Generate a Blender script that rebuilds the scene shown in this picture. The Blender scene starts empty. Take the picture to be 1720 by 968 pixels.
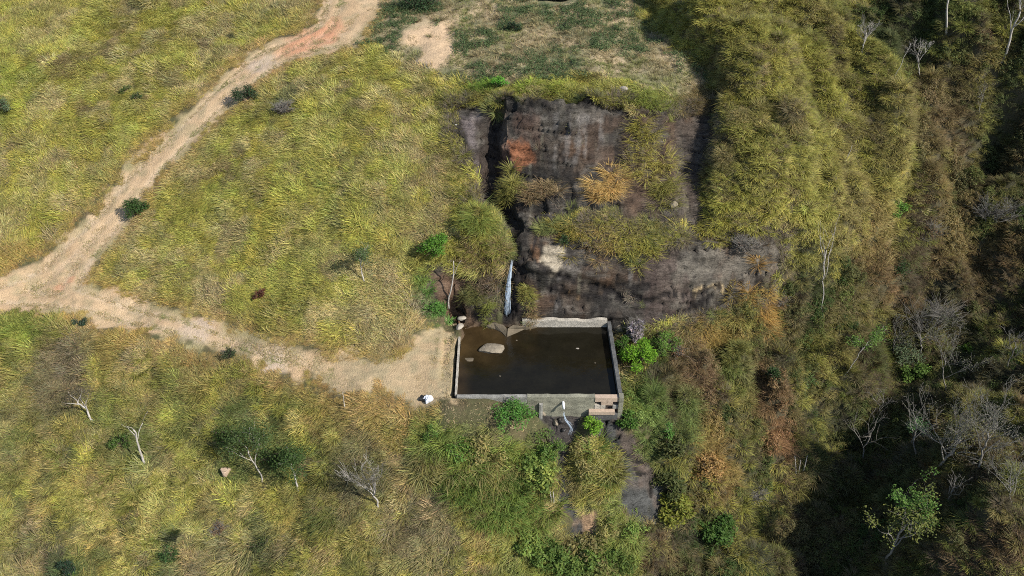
import bpy, math, random
import numpy as np
from mathutils import Vector, Matrix

# ------------------------------------------------------------------ camera, world, sun
SC = bpy.context.scene
COL = SC.collection
PW, PH, FOC = 1720.0, 968.0, 1400.0
CAM_Z, PITCH = 39.4, math.radians(38.0)
cam_d = bpy.data.cameras.new('camera'); cam = bpy.data.objects.new('camera', cam_d); COL.objects.link(cam)
cam_d.sensor_width = 36.0; cam_d.lens = 36.0 * FOC / PW
cam_d.clip_start = 0.5; cam_d.clip_end = 3000
cam.location = (0, 0, CAM_Z); cam.rotation_euler = (math.pi / 2 - PITCH, 0, 0)
SC.camera = cam

SUN = Vector((0.66, -0.40, 0.66)).normalized()
SUN_EL = math.asin(SUN.z); SUN_AZ = math.atan2(SUN.x, SUN.y)
world = bpy.data.worlds.new('World'); SC.world = world; world.use_nodes = True
wn = world.node_tree; wn.nodes.clear()
sky = wn.nodes.new('ShaderNodeTexSky'); sky.sky_type = 'NISHITA'; sky.sun_disc = False
sky.sun_elevation = SUN_EL; sky.sun_rotation = SUN_AZ; sky.altitude = 400
bg = wn.nodes.new('ShaderNodeBackground'); bg.inputs[1].default_value = 0.115
wo = wn.nodes.new('ShaderNodeOutputWorld')
wn.links.new(sky.outputs[0], bg.inputs[0]); wn.links.new(bg.outputs[0], wo.inputs[0])
sun_d = bpy.data.lights.new('sun', 'SUN'); sun_d.energy = 4.6; sun_d.angle = math.radians(0.5)
sun_d.color = (1.0, 0.955, 0.88)
sun = bpy.data.objects.new('sun', sun_d); COL.objects.link(sun)
sun.rotation_euler = SUN.to_track_quat('Z', 'Y').to_euler()
SC.view_settings.view_transform = 'Standard'; SC.view_settings.look = 'None'
SC.view_settings.exposure = 0.42; SC.view_settings.gamma = 1.0
SC.render.engine = 'CYCLES'
SC.cycles.max_bounces = 6; SC.cycles.diffuse_bounces = 2; SC.cycles.transmission_bounces = 3
SC.cycles.transparent_max_bounces = 6; SC.cycles.use_denoising = False; SC.cycles.filter_width = 1.0
rng = np.random.default_rng(7); random.seed(7)

# ------------------------------------------------------------------ photo <-> ground helpers
cP, sP = math.cos(PITCH), math.sin(PITCH)
def ray(px, py):
    a = (px - PW / 2) / FOC; b = (py - PH / 2) / FOC
    return np.array([a, cP - b * sP, -sP - b * cP])
def at_z(px, py, z):
    d = ray(px, py); t = (z - CAM_Z) / d[2]
    return d[0] * t, d[1] * t
def at_y(px, py, y):
    d = ray(px, py); t = y / d[1]
    return np.array([d[0] * t, y, CAM_Z + d[2] * t])

def vnoise(x, y, seed=0):
    xi = np.floor(x).astype(np.int64); yi = np.floor(y).astype(np.int64)
    fx = x - xi; fy = y - yi
    fx = fx * fx * fx * (fx * (fx * 6 - 15) + 10); fy = fy * fy * fy * (fy * (fy * 6 - 15) + 10)
    def hsh(i, j):
        n = (i * 374761393 + j * 668265263 + seed * 1442695041) & 0xFFFFFFFF
        n = ((n ^ (n >> 13)) * 1274126177) & 0xFFFFFFFF
        n = (n ^ (n >> 16)) & 0xFFFFFFFF
        return n / 4294967295.0
    a = hsh(xi, yi); b = hsh(xi + 1, yi); c = hsh(xi, yi + 1); d = hsh(xi + 1, yi + 1)
    return (a * (1 - fx) + b * fx) * (1 - fy) + (c * (1 - fx) + d * fx) * fy
def fbm(x, y, seed=0, o=4):                      # about -1 .. 1
    s = 0.0; a = 1.0; t = 0.0
    for k in range(o):
        s = s + a * (vnoise(x * 2 ** k + 17.3 * k, y * 2 ** k - 9.1 * k, seed + k) * 2 - 1); t += a; a *= 0.5
    return s / t * 1.6
def sst(a, b, x):
    t = np.clip((x - a) / (b - a), 0, 1); return t * t * (3 - 2 * t)

# ------------------------------------------------------------------ terrain heights from control points (photo x, photo y, height)
CP = []
def colpts(px, lst):
    for py, z in lst: CP.append((*at_z(px, py, z), z))
L0 = [(1100,-11),(968,-8.6),(860,-6.5),(760,-4.4),(660,-2.2),(560,-.2),(530,0.2),(490,.4),(400,2.4),(300,5),(200,7.8),(100,10.5),(0,13),(-80,15)]
colpts(-250, [(p, z + .6) for p, z in L0]); colpts(60, L0)
colpts(230, [(1100,-10.5),(968,-8.5),(860,-6.3),(760,-4.2),(660,-1.9),(590,-.1),(525,.3),(470,1.4),(400,3.0),(300,5.4),(200,8.2),(100,10.8),(0,13.1),(-80,15)])
colpts(420, [(1100,-10.5),(968,-8.4),(860,-6.2),(760,-3.9),(680,-1.6),(612,0),(552,.4),(480,2.0),(400,4),(300,6.6),(200,9),(100,11),(0,13.2),(-80,15)])
colpts(600, [(1100,-9.5),(968,-7),(860,-4.9),(760,-2.6),(675,-.4),(655,0),(605,.3),(590,.5),(500,2.9),(400,5.5),(300,7.9),(200,10.1),(90,12),(0,13.4),(-80,14.8)])
colpts(740, [(1100,-9.5),(968,-7.2),(860,-4.8),(760,-2.4),(690,-.4),(660,.05),(560,.25),(530,.8),(450,4.0),(400,5.5),(300,8.1),(200,10.4),(130,11.7),(0,13.6),(-80,14.6)])
colpts(850, [(1100,-10),(968,-7.8),(860,-5.2),(760,-2.6),(705,-.9),(683,-.5),(545,-.1),(535,.3),(470,3.2),(410,5.2),(380,5.7),(300,7.8),(200,10.9),(165,12),(130,12.4),(60,13.3),(0,14),(-80,14.6)])
colpts(960, [(1100,-11),(968,-8.6),(860,-5.8),(760,-3.3),(700,-1.5),(535,.5),(440,4.2),(415,5),(385,5.8),(345,6.9),(250,9.6),(182,12.2),(130,12.9),(60,13.6),(0,14),(-80,14.6)])
colpts(1040, [(1100,-12),(968,-9.2),(860,-5.6),(780,-3.2),(700,-1.4),(535,.5),(440,4.2),(400,5.4),(345,6.9),(250,9.6),(185,12.2),(130,12.9),(60,13.6),(0,14),(-80,14.6)])
colpts(1100, [(968,-9.8),(860,-6.2),(780,-4.0),(700,-1.8),(600,-.7),(540,.3),(430,4.4),(345,6.9),(250,9.4),(190,11.8),(130,12.8),(60,13.5),(0,14.1),(-80,14.8)])
colpts(1180, [(1100,-13),(968,-10.4),(860,-7.6),(780,-5),(700,-2.8),(600,-1.2),(540,.0),(430,4.2),(330,7.2),(200,11),(130,12.7),(60,13.8),(0,14.6),(-80,15.5)])
colpts(1300, [(1100,-14),(968,-12),(860,-10),(760,-7.6),(660,-4.2),(600,-2.6),(540,-1),(500,.4),(430,3.8),(400,4.9),(300,8.3),(200,11.2),(100,13.2),(0,15),(-80,16)])
colpts(1430, [(1100,-13.5),(968,-12.2),(860,-11.4),(760,-9.6),(660,-6.6),(540,-2.6),(450,.8),(400,2.5),(300,5.9),(200,9.3),(100,12),(0,14.5),(-80,16)])
for p in [(1350,968,-12.9),(1400,860,-11.9),(1460,760,-10.2),(1520,650,-7.6),(1570,540,-4.4),(1620,430,-.9),(1655,330,2.6),(1685,240,5.8),(1715,140,9.2),
          (1550,400,1.2),(1550,300,5),(1560,200,8.8),(1560,100,12),(1560,0,15),(1650,100,12.3),(1650,0,15.4),(1760,60,14.5),(1760,-20,17)]:
    CP.append((*at_z(p[0], p[1], p[2]), p[2]))
for (bx, by, bz, k_) in [(20,27,-14.5,1.0),(21,33,-12.9,1.0),(23,38,-11.9,1.0),(27,42.7,-10.2,.85),(31,47.5,-7.6,.6)]:
    CP += [(bx + 1.5, by - .5, bz + .8 * k_), (bx + 4.2, by - 1, bz + 5.2 * k_), (bx + 6.5, by - 1.5, bz + 9.0 * k_), (bx + 9, by - 2, bz + 9.0 * k_), (bx + 14, by - 3, bz + 10.2 * k_), (bx + 22, by - 4, bz + 13 * k_), (bx + 34, by - 4, bz + 17.5 * k_)]
for (bx, by, bz, s1, s2) in [(34,51.5,-4.4,.42,.4),(37,55,-.9,.38,.38),(39.5,59,2.6,.35,.35),(41.7,62,5.8,.33,.33),(44,66,9.2,.3,.3)]:
    CP += [(bx + 4, by - 1.5, bz + 4 * s1 - .8), (bx + 10, by - 3, bz + 10 * s1 - 1.5), (bx + 18, by - 4, bz + 18 * s2 - 1.5), (bx + 30, by - 4, bz + 30 * s2 * .85)]
CP += [(40,20,-4),(50,16,0),(62,10,4),(66,26,7),(34,12,-8),
       (0,14,-17),(-20,16,-15),(-40,14,-13),(20,14,-18),(-70,40,3),(-70,20,-7),(-75,60,12),(-75,90,19),(-40,110,21),(0,110,18),(40,110,22),(75,100,27)]
CP = np.array(CP); CX = CP[:, :2]; CZ = CP[:, 2]
Dm = np.sqrt(((CX[:, None] - CX[None]) ** 2).sum(-1) + 0.16)
N = len(CP); A = np.zeros((N + 3, N + 3)); A[:N, :N] = -Dm - 0.03 * np.eye(N); A[:N, N] = 1; A[:N, N+1:] = CX; A[N, :N] = 1; A[N+1:, :N] = CX.T
wts = np.linalg.solve(A, np.concatenate([CZ, [0, 0, 0]]))
def rbf(x, y):
    sh = x.shape; x = np.clip(x.ravel(), -80, 78); y = np.clip(y.ravel(), 8, 112); out = np.zeros_like(x)
    for s in range(0, len(x), 20000):
        xs_, ys_ = x[s:s+20000], y[s:s+20000]
        d = np.sqrt((xs_[:, None] - CX[None, :, 0]) ** 2 + (ys_[:, None] - CX[None, :, 1]) ** 2 + 0.16)
        out[s:s+20000] = -d @ wts[:N] + wts[N] + wts[N+1] * xs_ + wts[N+2] * ys_
    return out.reshape(sh)
GX0, GY0, GS = -84.0, 4.0, 0.25
gx = np.arange(GX0, 84.01, GS); gy = np.arange(GY0, 120.01, GS)
XX, YY = np.meshgrid(gx, gy)
cx_ = np.arange(GX0, 84.6, 0.5); cy_ = np.arange(GY0, 120.6, 0.5); cxx, cyy = np.meshgrid(cx_, cy_)
def bil(Gd, x, y, x0, y0, s):
    u = np.clip((np.asarray(x, float) - x0) / s, 0, Gd.shape[1] - 1.001); v = np.clip((np.asarray(y, float) - y0) / s, 0, Gd.shape[0] - 1.001)
    i = u.astype(int); j = v.astype(int); fu = u - i; fv = v - j
    return (Gd[j, i] * (1 - fu) + Gd[j, i+1] * fu) * (1 - fv) + (Gd[j+1, i] * (1 - fu) + Gd[j+1, i+1] * fu) * fv
base = rbf(cxx, cyy)
H = bil(base, XX, YY, GX0, GY0, 0.5)
def blur(a, n=1):
    for _ in range(n):
        p = np.pad(a, 1, mode='edge'); a = (p[:-2, 1:-1] + p[2:, 1:-1] + p[1:-1, :-2] + p[1:-1, 2:] + 4 * p[1:-1, 1:-1]) / 8
    return a
H = blur(H, 3)
def blurx(a, n):
    for _ in range(n): p = np.pad(a, ((0, 0), (1, 1)), mode='edge'); a = (p[:, :-2] + p[:, 2:] + 2 * p[:, 1:-1]) / 4
    return a
rk_ = sst(1.0, 3.0, np.minimum(np.minimum(XX + 1, 19 - XX), np.minimum(YY - 45, 60 - YY) * 3)); H = H * (1 - rk_) + blurx(H, 60) * rk_
def hz(x, y): return bil(H, x, y, GX0, GY0, GS)
def G(px, py):                                   # where the line of sight through a photo point meets the ground
    d = ray(px, py); t = np.arange(20, 160, 0.1)
    P = d[None] * t[:, None]; P[:, 2] += CAM_Z
    below = P[:, 2] < hz(P[:, 0], P[:, 1])
    k = int(np.argmax(below)) if below.any() else len(t) - 1
    return float(P[k, 0]), float(P[k, 1])
def poly(pts): return np.array([G(*p) for p in pts])
def sdist(P, x, y):                              # + inside, metres
    x = np.asarray(x, float); y = np.asarray(y, float); d2 = np.full(x.shape, 1e9); ins = np.zeros(x.shape, bool)
    n = len(P)
    for i in range(n):
        ax, ay = P[i]; bx, by = P[(i + 1) % n]; ex, ey = bx - ax, by - ay
        t = np.clip(((x - ax) * ex + (y - ay) * ey) / (ex * ex + ey * ey + 1e-9), 0, 1)
        d2 = np.minimum(d2, (x - ax - t * ex) ** 2 + (y - ay - t * ey) ** 2)
        c = (ay > y) != (by > y)
        ins ^= c & (x < (bx - ax) * (y - ay) / (by - ay + 1e-12) + ax)
    d = np.sqrt(d2); return np.where(ins, d, -d)

POND = np.array([(-3.6, 38.7), (7.0, 38.7), (6.9, 45.85), (-3.6, 45.85)])
FOOT = np.array([(.8, 38.55), (7.4, 38.55), (7.5, 37.3), (5, 36.6), (1.4, 37.0), (.8, 37.8)])
ZP = {}
def defpolys():
    ZP['track'] = poly([(-120,470),(0,468),(60,440),(110,395),(165,345),(205,290),(262,235),(320,180),(375,128),(420,88),(480,62),(520,45),(535,10),(540,-40),(640,-40),(650,10),(612,60),(600,84),(540,92),(500,102),(450,132),(410,170),(365,205),(318,255),(268,305),(240,350),(205,395),(170,440),(150,475),
            (225,500),(300,520),(380,545),(455,566),(530,585),(600,600),(660,606),(700,560),(740,540),(768,560),(768,690),(700,690),(650,664),(580,660),(520,640),(450,622),(380,600),(300,580),(230,562),(150,542),(60,526),(0,524),(-120,528)])
    ZP['cutbank'] = poly([(120,480),(225,500),(300,520),(380,545),(455,566),(530,585),(600,600),(660,606),(700,560),(690,530),(600,575),(450,545),(300,500),(200,470),(150,440)])
    ZP['rockU'] = poly([(762,180),(800,172),(870,190),(935,186),(990,180),(1060,190),(1110,200),(1150,190),(1200,180),(1210,235),(1185,290),(1175,340),(1195,400),(1150,408),(1120,395),(1000,385),(940,392),(905,420),(868,415),(848,400),(836,370),(800,350),(798,300),(785,250),(762,225)])
    ZP['rockL'] = poly([(866,405),(950,400),(1000,430),(1120,430),(1180,412),(1250,418),(1320,428),(1316,470),(1270,500),(1200,530),(1120,550),(1040,556),(1020,545),(880,545),(858,548),(846,548),(838,500),(850,440)])
    ZP['rockB'] = poly([(722,455),(745,450),(772,452),(800,462),(842,458),(842,540),(800,548),(772,545),(745,525),(725,490)])
    ZP['stream'] = poly([(905,690),(1046,690),(1052,720),(1075,760),(1108,800),(1122,840),(1110,878),(1062,880),(1040,850),(1042,800),(1020,750),(1000,712),(985,700),(960,745),(950,780),(955,815),(975,860),(1010,870),(1000,905),(960,905),(945,860),(940,800),(930,740),(905,705)])
    ZP['marsh'] = poly([(640,-60),(650,20),(612,70),(690,110),(740,125),(790,150),(850,150),(900,135),(1000,130),(1080,150),(1160,170),(1200,140),(1170,110),(1130,70),(1080,30),(1060,-60)])
    ZP['spur'] = poly([(1062,-60),(1085,0),(1140,75),(1190,115),(1205,160),(1190,260),(1180,330),(1195,395),(1240,412),(1330,425),(1400,470),(1470,430),(1520,330),(1530,230),(1500,130),(1440,90),(1400,40),(1400,-60)])
    ZP['valley'] = poly([(1100,560),(1180,540),(1280,500),(1330,430),(1440,430),(1520,350),(1530,230),(1500,130),(1450,100),(1440,30),(1480,-80),(1900,-80),(1900,1100),(1060,1100),(1080,900),(1110,850),(1080,760),(1050,690),(1050,560)])
    ZP['lowermeadow'] = poly([(-250,528),(60,530),(230,566),(380,604),(520,645),(650,668),(700,695),(900,690),(930,740),(940,800),(950,1100),(-250,1100)])
    ZP['greenpatch'] = poly([(705,740),(760,700),(840,682),(905,700),(935,760),(935,850),(900,900),(1070,870),(1080,960),(940,1000),(860,900),(760,850),(700,800)])
    ZP['island'] = poly([(985,698),(1012,712),(1020,750),(1038,800),(1035,842),(1000,858),(970,840),(958,780),(962,740)])
    ZP['panel'] = poly([(838,186),(900,190),(1000,184),(1120,205),(1135,300),(1150,400),(1190,425),(1310,445),(1290,500),(1120,545),(885,538),(872,500),(874,440),(866,405),(850,380),(842,300)])
    ZP['bushmass'] = poly([(768,378),(800,358),(835,366),(854,395),(856,420),(838,448),(800,452),(772,438)])
    ZP['pool'] = poly([(895,-12),(985,-12),(970,6),(935,11),(905,6)])
defpolys()
lift = 0.0
lift = lift + 1.15 * sst(-0.15, 0.4, sdist(ZP['panel'], XX, YY) + .45 * fbm(XX * .7, YY * .7, 23, 3)) * sst(46.1, 47.6, YY)
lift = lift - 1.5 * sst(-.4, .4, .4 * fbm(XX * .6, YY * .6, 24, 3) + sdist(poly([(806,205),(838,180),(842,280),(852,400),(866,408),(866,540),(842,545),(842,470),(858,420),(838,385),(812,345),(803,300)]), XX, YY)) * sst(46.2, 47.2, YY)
lift = lift + 1.9 * sst(-0.2, 1.1, sdist(ZP['spur'], XX, YY))
lift = lift + 1.1 * sst(-0.4, 0.9, sdist(ZP['bushmass'], XX, YY) + .8 * fbm(XX * .7, YY * .7, 25, 3)) * (1 + .5 * fbm(XX * .9, YY * .9, 26, 2))
lift = lift + 0.5 * sst(-0.1, 0.7, sdist(ZP['island'], XX, YY))
for (a_, b_, r_, h_) in [(1600,45,2.6,2.2),(1520,20,2.0,1.6),(1650,360,2.2,2.2),(1730,270,2.4,2.4),(1560,330,1.8,1.4),(1400,95,1.6,1.0),(1320,240,1.6,1.0),(1390,330,1.6,1.0),(1255,330,1.2,.8),(1260,180,1.4,.9),(1180,75,1.3,.9),(1250,55,1.4,.8),(1480,240,1.5,1.0),(1340,60,1.5,1.0),(1590,480,1.8,1.2),(1690,470,2,1.2),(1470,470,1.6,1.0),(1240,620,1.4,.9),(1310,600,1.2,.8),(1200,680,1.4,1.0),(1300,700,1.5,1.1)]:
    x_, y_ = G(a_, b_); lift = lift + h_ * sst(r_, r_ * .25, np.hypot(XX - x_, YY - y_) + .35 * r_ * fbm(XX * .6, YY * .6, a_ % 50, 3))
H = H + lift
sd_track = sdist(ZP['track'], XX, YY); sd_val = sdist(ZP['valley'], XX, YY); sd_rock = np.maximum(np.maximum(sdist(ZP['rockU'], XX, YY), sdist(ZP['rockL'], XX, YY)), sdist(ZP['rockB'], XX, YY))
sd_stream = sdist(ZP['stream'], XX, YY); sd_pond = sdist(POND, XX, YY)
soft = sst(0.2, 1.8, -sd_track) * sst(0.2, 1.2, -sd_rock) * sst(0.1, 0.8, -sd_stream) * sst(0.4, 2.0, -sd_pond)
H = H + soft * (0.22 * fbm(XX * 0.35, YY * 0.35, 3, 4) + 0.10 * fbm(XX * 1.3, YY * 1.3, 8, 3))
H = H + sst(38, 44, XX) * 2.4 * fbm(XX * .11, YY * .11, 16, 3) + sst(44, 47, XX) * 1.5 * fbm(XX * .3, YY * .3, 17, 3)
H = H + sst(24, 28, XX) * sst(50, 46, YY) * 1.2 * fbm(XX * .28, YY * .28, 19, 3)
spv = np.maximum(sst(-1.0, 3, sd_val), 0.75 * sst(0, 1.5, sdist(ZP['spur'], XX, YY)))
H = H + soft * spv * (.55 * fbm(XX * .75, YY * .75, 18, 3) + 1.25 * fbm(XX * 0.30, YY * 0.30, 12, 3) + 0.35 * fbm(XX * 0.95, YY * 0.95, 13, 2))
gp = np.maximum(sst(-0.5, 1.5, sdist(ZP['greenpatch'], XX, YY)), sst(0, 3, sdist(ZP['lowermeadow'], XX, YY)) * 0.75)
H = H + soft * gp * 0.5 * fbm(XX * 0.55, YY * 0.55, 15, 3)
# (the cleft left of the panel is cut in with the lifts above)
# level ground and hollow round the tank
H = np.where(sd_pond > -0.25, -1.2, H)
rim = (sd_pond <= -0.25) & (sd_pond > -1.2)
leftside = rim & (XX < -3.5); H = np.where(leftside, np.minimum(H, 0.12), H)
back = (sd_pond <= -0.05) & (YY > 45.85) & (YY < 46.2) & (XX > -2.6) & (XX < 7.4); H = np.where(back, np.clip(H, .1, .55), H)
rightside = rim & (XX > 6.9) & (YY < 45.9); H = np.where(rightside, np.minimum(H, -0.15), H)
BANK = np.array([at_z(*p, 0) for p in [(762,585),(774,574),(783,557),(803,549),(835,546),(862,548),(880,549),(880,538),(830,530),(762,530)]])
sb = sdist(BANK, XX, YY); H = np.where((sb > -.5) & (XX < .9), np.maximum(H, sst(-.45, .12, sb) * 1.5 - 1.2), H)
ft = sdist(FOOT, XX, YY); H = np.where((ft > -0.1) & (YY < 38.6), np.minimum(H, -1.25 - (38.5 - YY) * 0.22), H)
wl = sst(36.2, 37.6, YY) * sst(38.75, 38.6, YY) * sst(-6, -4, XX) * sst(.9, -.2, XX); H = H * (1 - wl) + wl * (.24 - np.clip(XX + 1.6, 0, 3) * .35 - (38.5 - YY) * .22)
sdp = sdist(ZP['pool'], XX, YY); H = np.where(sdp > -0.1, H - 0.5, H)

def mesh_from(name, V, F, mat, parent=None, smooth=True, cols=None):
    V = np.asarray(V, np.float32); me = bpy.data.meshes.new(name)
    if isinstance(F, np.ndarray):
        nf, k = F.shape; me.vertices.add(len(V)); me.vertices.foreach_set('co', V.ravel())
        me.loops.add(nf * k); me.loops.foreach_set('vertex_index', F.ravel().astype(np.int32))
        me.polygons.add(nf); me.polygons.foreach_set('loop_start', np.arange(0, nf * k, k, dtype=np.int32))
        me.polygons.foreach_set('loop_total', np.full(nf, k, np.int32))
        me.update(calc_edges=True)
    else:
        me.from_pydata(V.tolist(), [], F); me.update()
    if smooth: me.polygons.foreach_set('use_smooth', np.ones(len(me.polygons), bool))
    if cols is not None:
        a = me.color_attributes.new('Col', 'FLOAT_COLOR', 'POINT')
        c = np.ones((len(V), 4), np.float32); c[:, :3] = cols; a.data.foreach_set('color', c.ravel())
    if mat: me.materials.append(mat)
    o = bpy.data.objects.new(name, me); COL.objects.link(o)
    if parent: o.parent = parent
    return o
def tag(o, label=None, cat=None, group=None, kind=None):
    if label: o['label'] = label
    if cat: o['category'] = cat
    if group: o['group'] = group
    if kind: o['kind'] = kind
    return o
def empty(name, loc):
    o = bpy.data.objects.new(name, None); COL.objects.link(o); o.location = loc; o.empty_display_size = .3; return o

# ------------------------------------------------------------------ materials
def newmat(name):
    m = bpy.data.materials.new(name); m.use_nodes = True; nt = m.node_tree
    b = nt.nodes['Principled BSDF']; b.inputs['Specular IOR Level'].default_value = 0.25
    return m, nt, b
def nd(nt, t, **k):
    n = nt.nodes.new(t)
    for a, v in k.items(): setattr(n, a, v)
    return n
def noise_node(nt, scale, detail=4, rough=.6, vec=None, mapping=None):
    tc = nd(nt, 'ShaderNodeTexCoord'); n = nd(nt, 'ShaderNodeTexNoise'); n.inputs['Scale'].default_value = scale
    n.inputs['Detail'].default_value = detail; n.inputs['Roughness'].default_value = rough
    if mapping:
        mp = nd(nt, 'ShaderNodeMapping'); mp.inputs['Scale'].default_value = mapping
        nt.links.new(tc.outputs['Object'], mp.inputs['Vector']); nt.links.new(mp.outputs[0], n.inputs['Vector'])
    else: nt.links.new(tc.outputs['Object'], n.inputs['Vector'])
    return n
def varied(nt, colsock, noises, b, bump=0.0, bscale=8, bmap=None):
    cur = colsock
    for (scale, lo, hi, mp) in noises:
        n = noise_node(nt, scale, 5, .65, mapping=mp)
        mr = nd(nt, 'ShaderNodeMapRange'); mr.inputs[1].default_value = .3; mr.inputs[2].default_value = .7; mr.inputs[3].default_value = lo; mr.inputs[4].default_value = hi
        nt.links.new(n.outputs[0], mr.inputs[0])
        vm = nd(nt, 'ShaderNodeVectorMath', operation='SCALE'); nt.links.new(cur, vm.inputs[0]); nt.links.new(mr.outputs[0], vm.inputs['Scale'])
        cur = vm.outputs[0]
    nt.links.new(cur, b.inputs['Base Color'])
    if bump:
        n = noise_node(nt, bscale, 6, .65, mapping=bmap); bp = nd(nt, 'ShaderNodeBump'); bp.inputs['Strength'].default_value = bump; bp.inputs['Distance'].default_value = .1
        nt.links.new(n.outputs[0], bp.inputs['Height']); nt.links.new(bp.outputs[0], b.inputs['Normal'])
def attr_mat(name, noises, bump, bscale, rough=.9, bmap=None):
    m, nt, b = newmat(name); a = nd(nt, 'ShaderNodeAttribute', attribute_name='Col'); b.inputs['Roughness'].default_value = rough
    varied(nt, a.outputs['Color'], noises, b, bump, bscale, bmap); return m
def solid_mat(name, col, noises=((6, .75, 1.2, None),), bump=.3, bscale=20, rough=.85, bmap=None):
    m, nt, b = newmat(name); c = nd(nt, 'ShaderNodeRGB'); c.outputs[0].default_value = (*col, 1); b.inputs['Roughness'].default_value = rough
    varied(nt, c.outputs[0], noises, b, bump, bscale, bmap); return m
M_ground = attr_mat('ground_soil', [(5, .75, 1.25, None), (22, .75, 1.25, None)], .8, 9)
M_track = attr_mat('track_dry_grass', [(2.2, .86, 1.12, None), (11, .84, 1.16, None), (34, .75, 1.25, None)], 1.0, 10)
M_rock = attr_mat('cliff_rock', [(1.2, .6, 1.45, (1, 1, 2.2)), (12, .7, 1.35, None), (2.4, .8, 1.2, (.35, .35, 5)), (30, .75, 1.3, None)], 1.0, 4, .6, (.8, .8, 5))
M_rock.node_tree.nodes['Principled BSDF'].inputs['Specular IOR Level'].default_value = .12
nt = M_rock.node_tree; b = nt.nodes['Principled BSDF']; src_ = b.inputs['Base Color'].links[0].from_socket
for sc_, mp_, w_ in [(1.1, (1, 1, 2.6), .012), (2.6, (.6, .6, 3.5), .014)]:
    n = noise_node(nt, sc_, 7, .55, mapping=mp_); a_ = nd(nt, 'ShaderNodeMath', operation='SUBTRACT'); a_.inputs[1].default_value = .5; nt.links.new(n.outputs[0], a_.inputs[0])
    c_ = nd(nt, 'ShaderNodeMath', operation='ABSOLUTE'); nt.links.new(a_.outputs[0], c_.inputs[0]); mr = nd(nt, 'ShaderNodeMapRange'); mr.inputs[1].default_value = .002; mr.inputs[2].default_value = w_; mr.inputs[3].default_value = .35; mr.inputs[4].default_value = 1.0
    nt.links.new(c_.outputs[0], mr.inputs[0]); vm = nd(nt, 'ShaderNodeVectorMath', operation='SCALE'); nt.links.new(src_, vm.inputs[0]); nt.links.new(mr.outputs[0], vm.inputs['Scale']); src_ = vm.outputs[0]
nt.links.new(src_, b.inputs['Base Color'])
def leaf_mat(name, col=None, transl=.35, attr='tint', jitter=.3):
    m = bpy.data.materials.new(name); m.use_nodes = True; nt = m.node_tree; nt.nodes.clear()
    out = nd(nt, 'ShaderNodeOutputMaterial'); mix = nd(nt, 'ShaderNodeMixShader'); mix.inputs[0].default_value = transl
    d = nd(nt, 'ShaderNodeBsdfPrincipled'); d.inputs['Roughness'].default_value = .55; d.inputs['Specular IOR Level'].default_value = .1
    t = nd(nt, 'ShaderNodeBsdfTranslucent')
    if col is None:
        a = nd(nt, 'ShaderNodeAttribute', attribute_name=attr, attribute_type='INSTANCER'); base_ = a.outputs['Color']
    else:
        c = nd(nt, 'ShaderNodeRGB'); c.outputs[0].default_value = (*col, 1); base_ = c.outputs[0]
    v = nd(nt, 'ShaderNodeAttribute', attribute_name='Col')       # each blade's or leaf's own tone
    mu = nd(nt, 'ShaderNodeVectorMath', operation='MULTIPLY'); nt.links.new(base_, mu.inputs[0]); nt.links.new(v.outputs['Color'], mu.inputs[1])
    nt.links.new(mu.outputs[0], d.inputs['Base Color']); nt.links.new(mu.outputs[0], t.inputs['Color'])
    nt.links.new(d.outputs[0], mix.inputs[1]); nt.links.new(t.outputs[0], mix.inputs[2]); nt.links.new(mix.outputs[0], out.inputs[0])
    return m
M_inst = leaf_mat('meadow_foliage', None)

# ------------------------------------------------------------------ ground sheet: one grid, faces dealt out by zone
def ramp(lo, hi, step, mid=None):
    return np.arange(lo, hi, step)
far = [110, 150, 210, 300, 450, 700]
xs = np.concatenate([[-v for v in far[::-1]], ramp(-84, -60, 2), ramp(-60, -5, .27), ramp(-5, 20, .09), ramp(20, 62, .27), ramp(62, 85, 2), far])
ys = np.concatenate([[-700, -300, -120, -40, -10], ramp(0, 24, 2), ramp(24, 33, .27), ramp(33, 45, .13), ramp(45, 59, .08), ramp(59, 84, .27), ramp(84, 110, 2), [115, 150, 210, 300, 450, 700]])
TX, TY = np.meshgrid(xs, ys)
TZ = hz(TX, TY)
outd = np.maximum(np.maximum(np.abs(TX) - 84, TY - 118), 4 - TY); TZ = TZ + np.where(outd > 0, 6 * fbm(TX * .01, TY * .01, 5, 3) * np.clip(outd / 60, 0, 1), 0)
def S(name): return sdist(ZP[name], TX, TY)
sU, sL, sB, sSt, sT, sM, sV, sLM = S('rockU'), S('rockL'), S('rockB'), S('stream'), S('track'), S('marsh'), S('valley'), S('lowermeadow')
sR = np.maximum(np.maximum(sU, sL), sB)
edge = 0.5 * fbm(TX * 1.1, TY * 1.1, 31, 4)
rockm = sst(-.15, .15, sR + .9 * edge + .05 * np.sign(48.8 - TY)); trackm = sst(-.35, .25, sT + 1.4 * edge); strm = sst(-.15, .15, sSt + edge)
# rock relief: strata ledges, cracks and rounded lumps, pushed out of the face
ZL = TZ + 0.05 * TX + .25 * fbm(TX * .25, TY * .25, 40, 2)
def strata(z, w, seed): 
    q = z / w + vnoise(z * 0, z / w * .3, seed); f = q - np.floor(q); return np.floor(q), f
k1, f1 = strata(ZL, .62, 41)
hard = vnoise(k1 * 3.7 + TX * .12, k1 * 1.3, 42)
ledge = (hard - .5) * .75 * sst(-.6, .6, fbm(TX * .3, ZL * .3, 44, 2)) - .28 * np.exp(-((f1) / .10) ** 2) * sst(.1, .6, vnoise(TX * .35 + k1 * 5.1, k1, 43))
SLP = TZ * .8 + TY * .6
lump = .20 * fbm(TX * .3, SLP * .6, 45, 3) + .05 * fbm(TX * 1.1, SLP * 2.0, 46, 4)
flute = 0
wa = .5 * fbm(TX * .5, SLP * .5, 55, 2); wb = .5 * fbm(TX * .4, SLP * .6, 56, 2)
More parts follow.
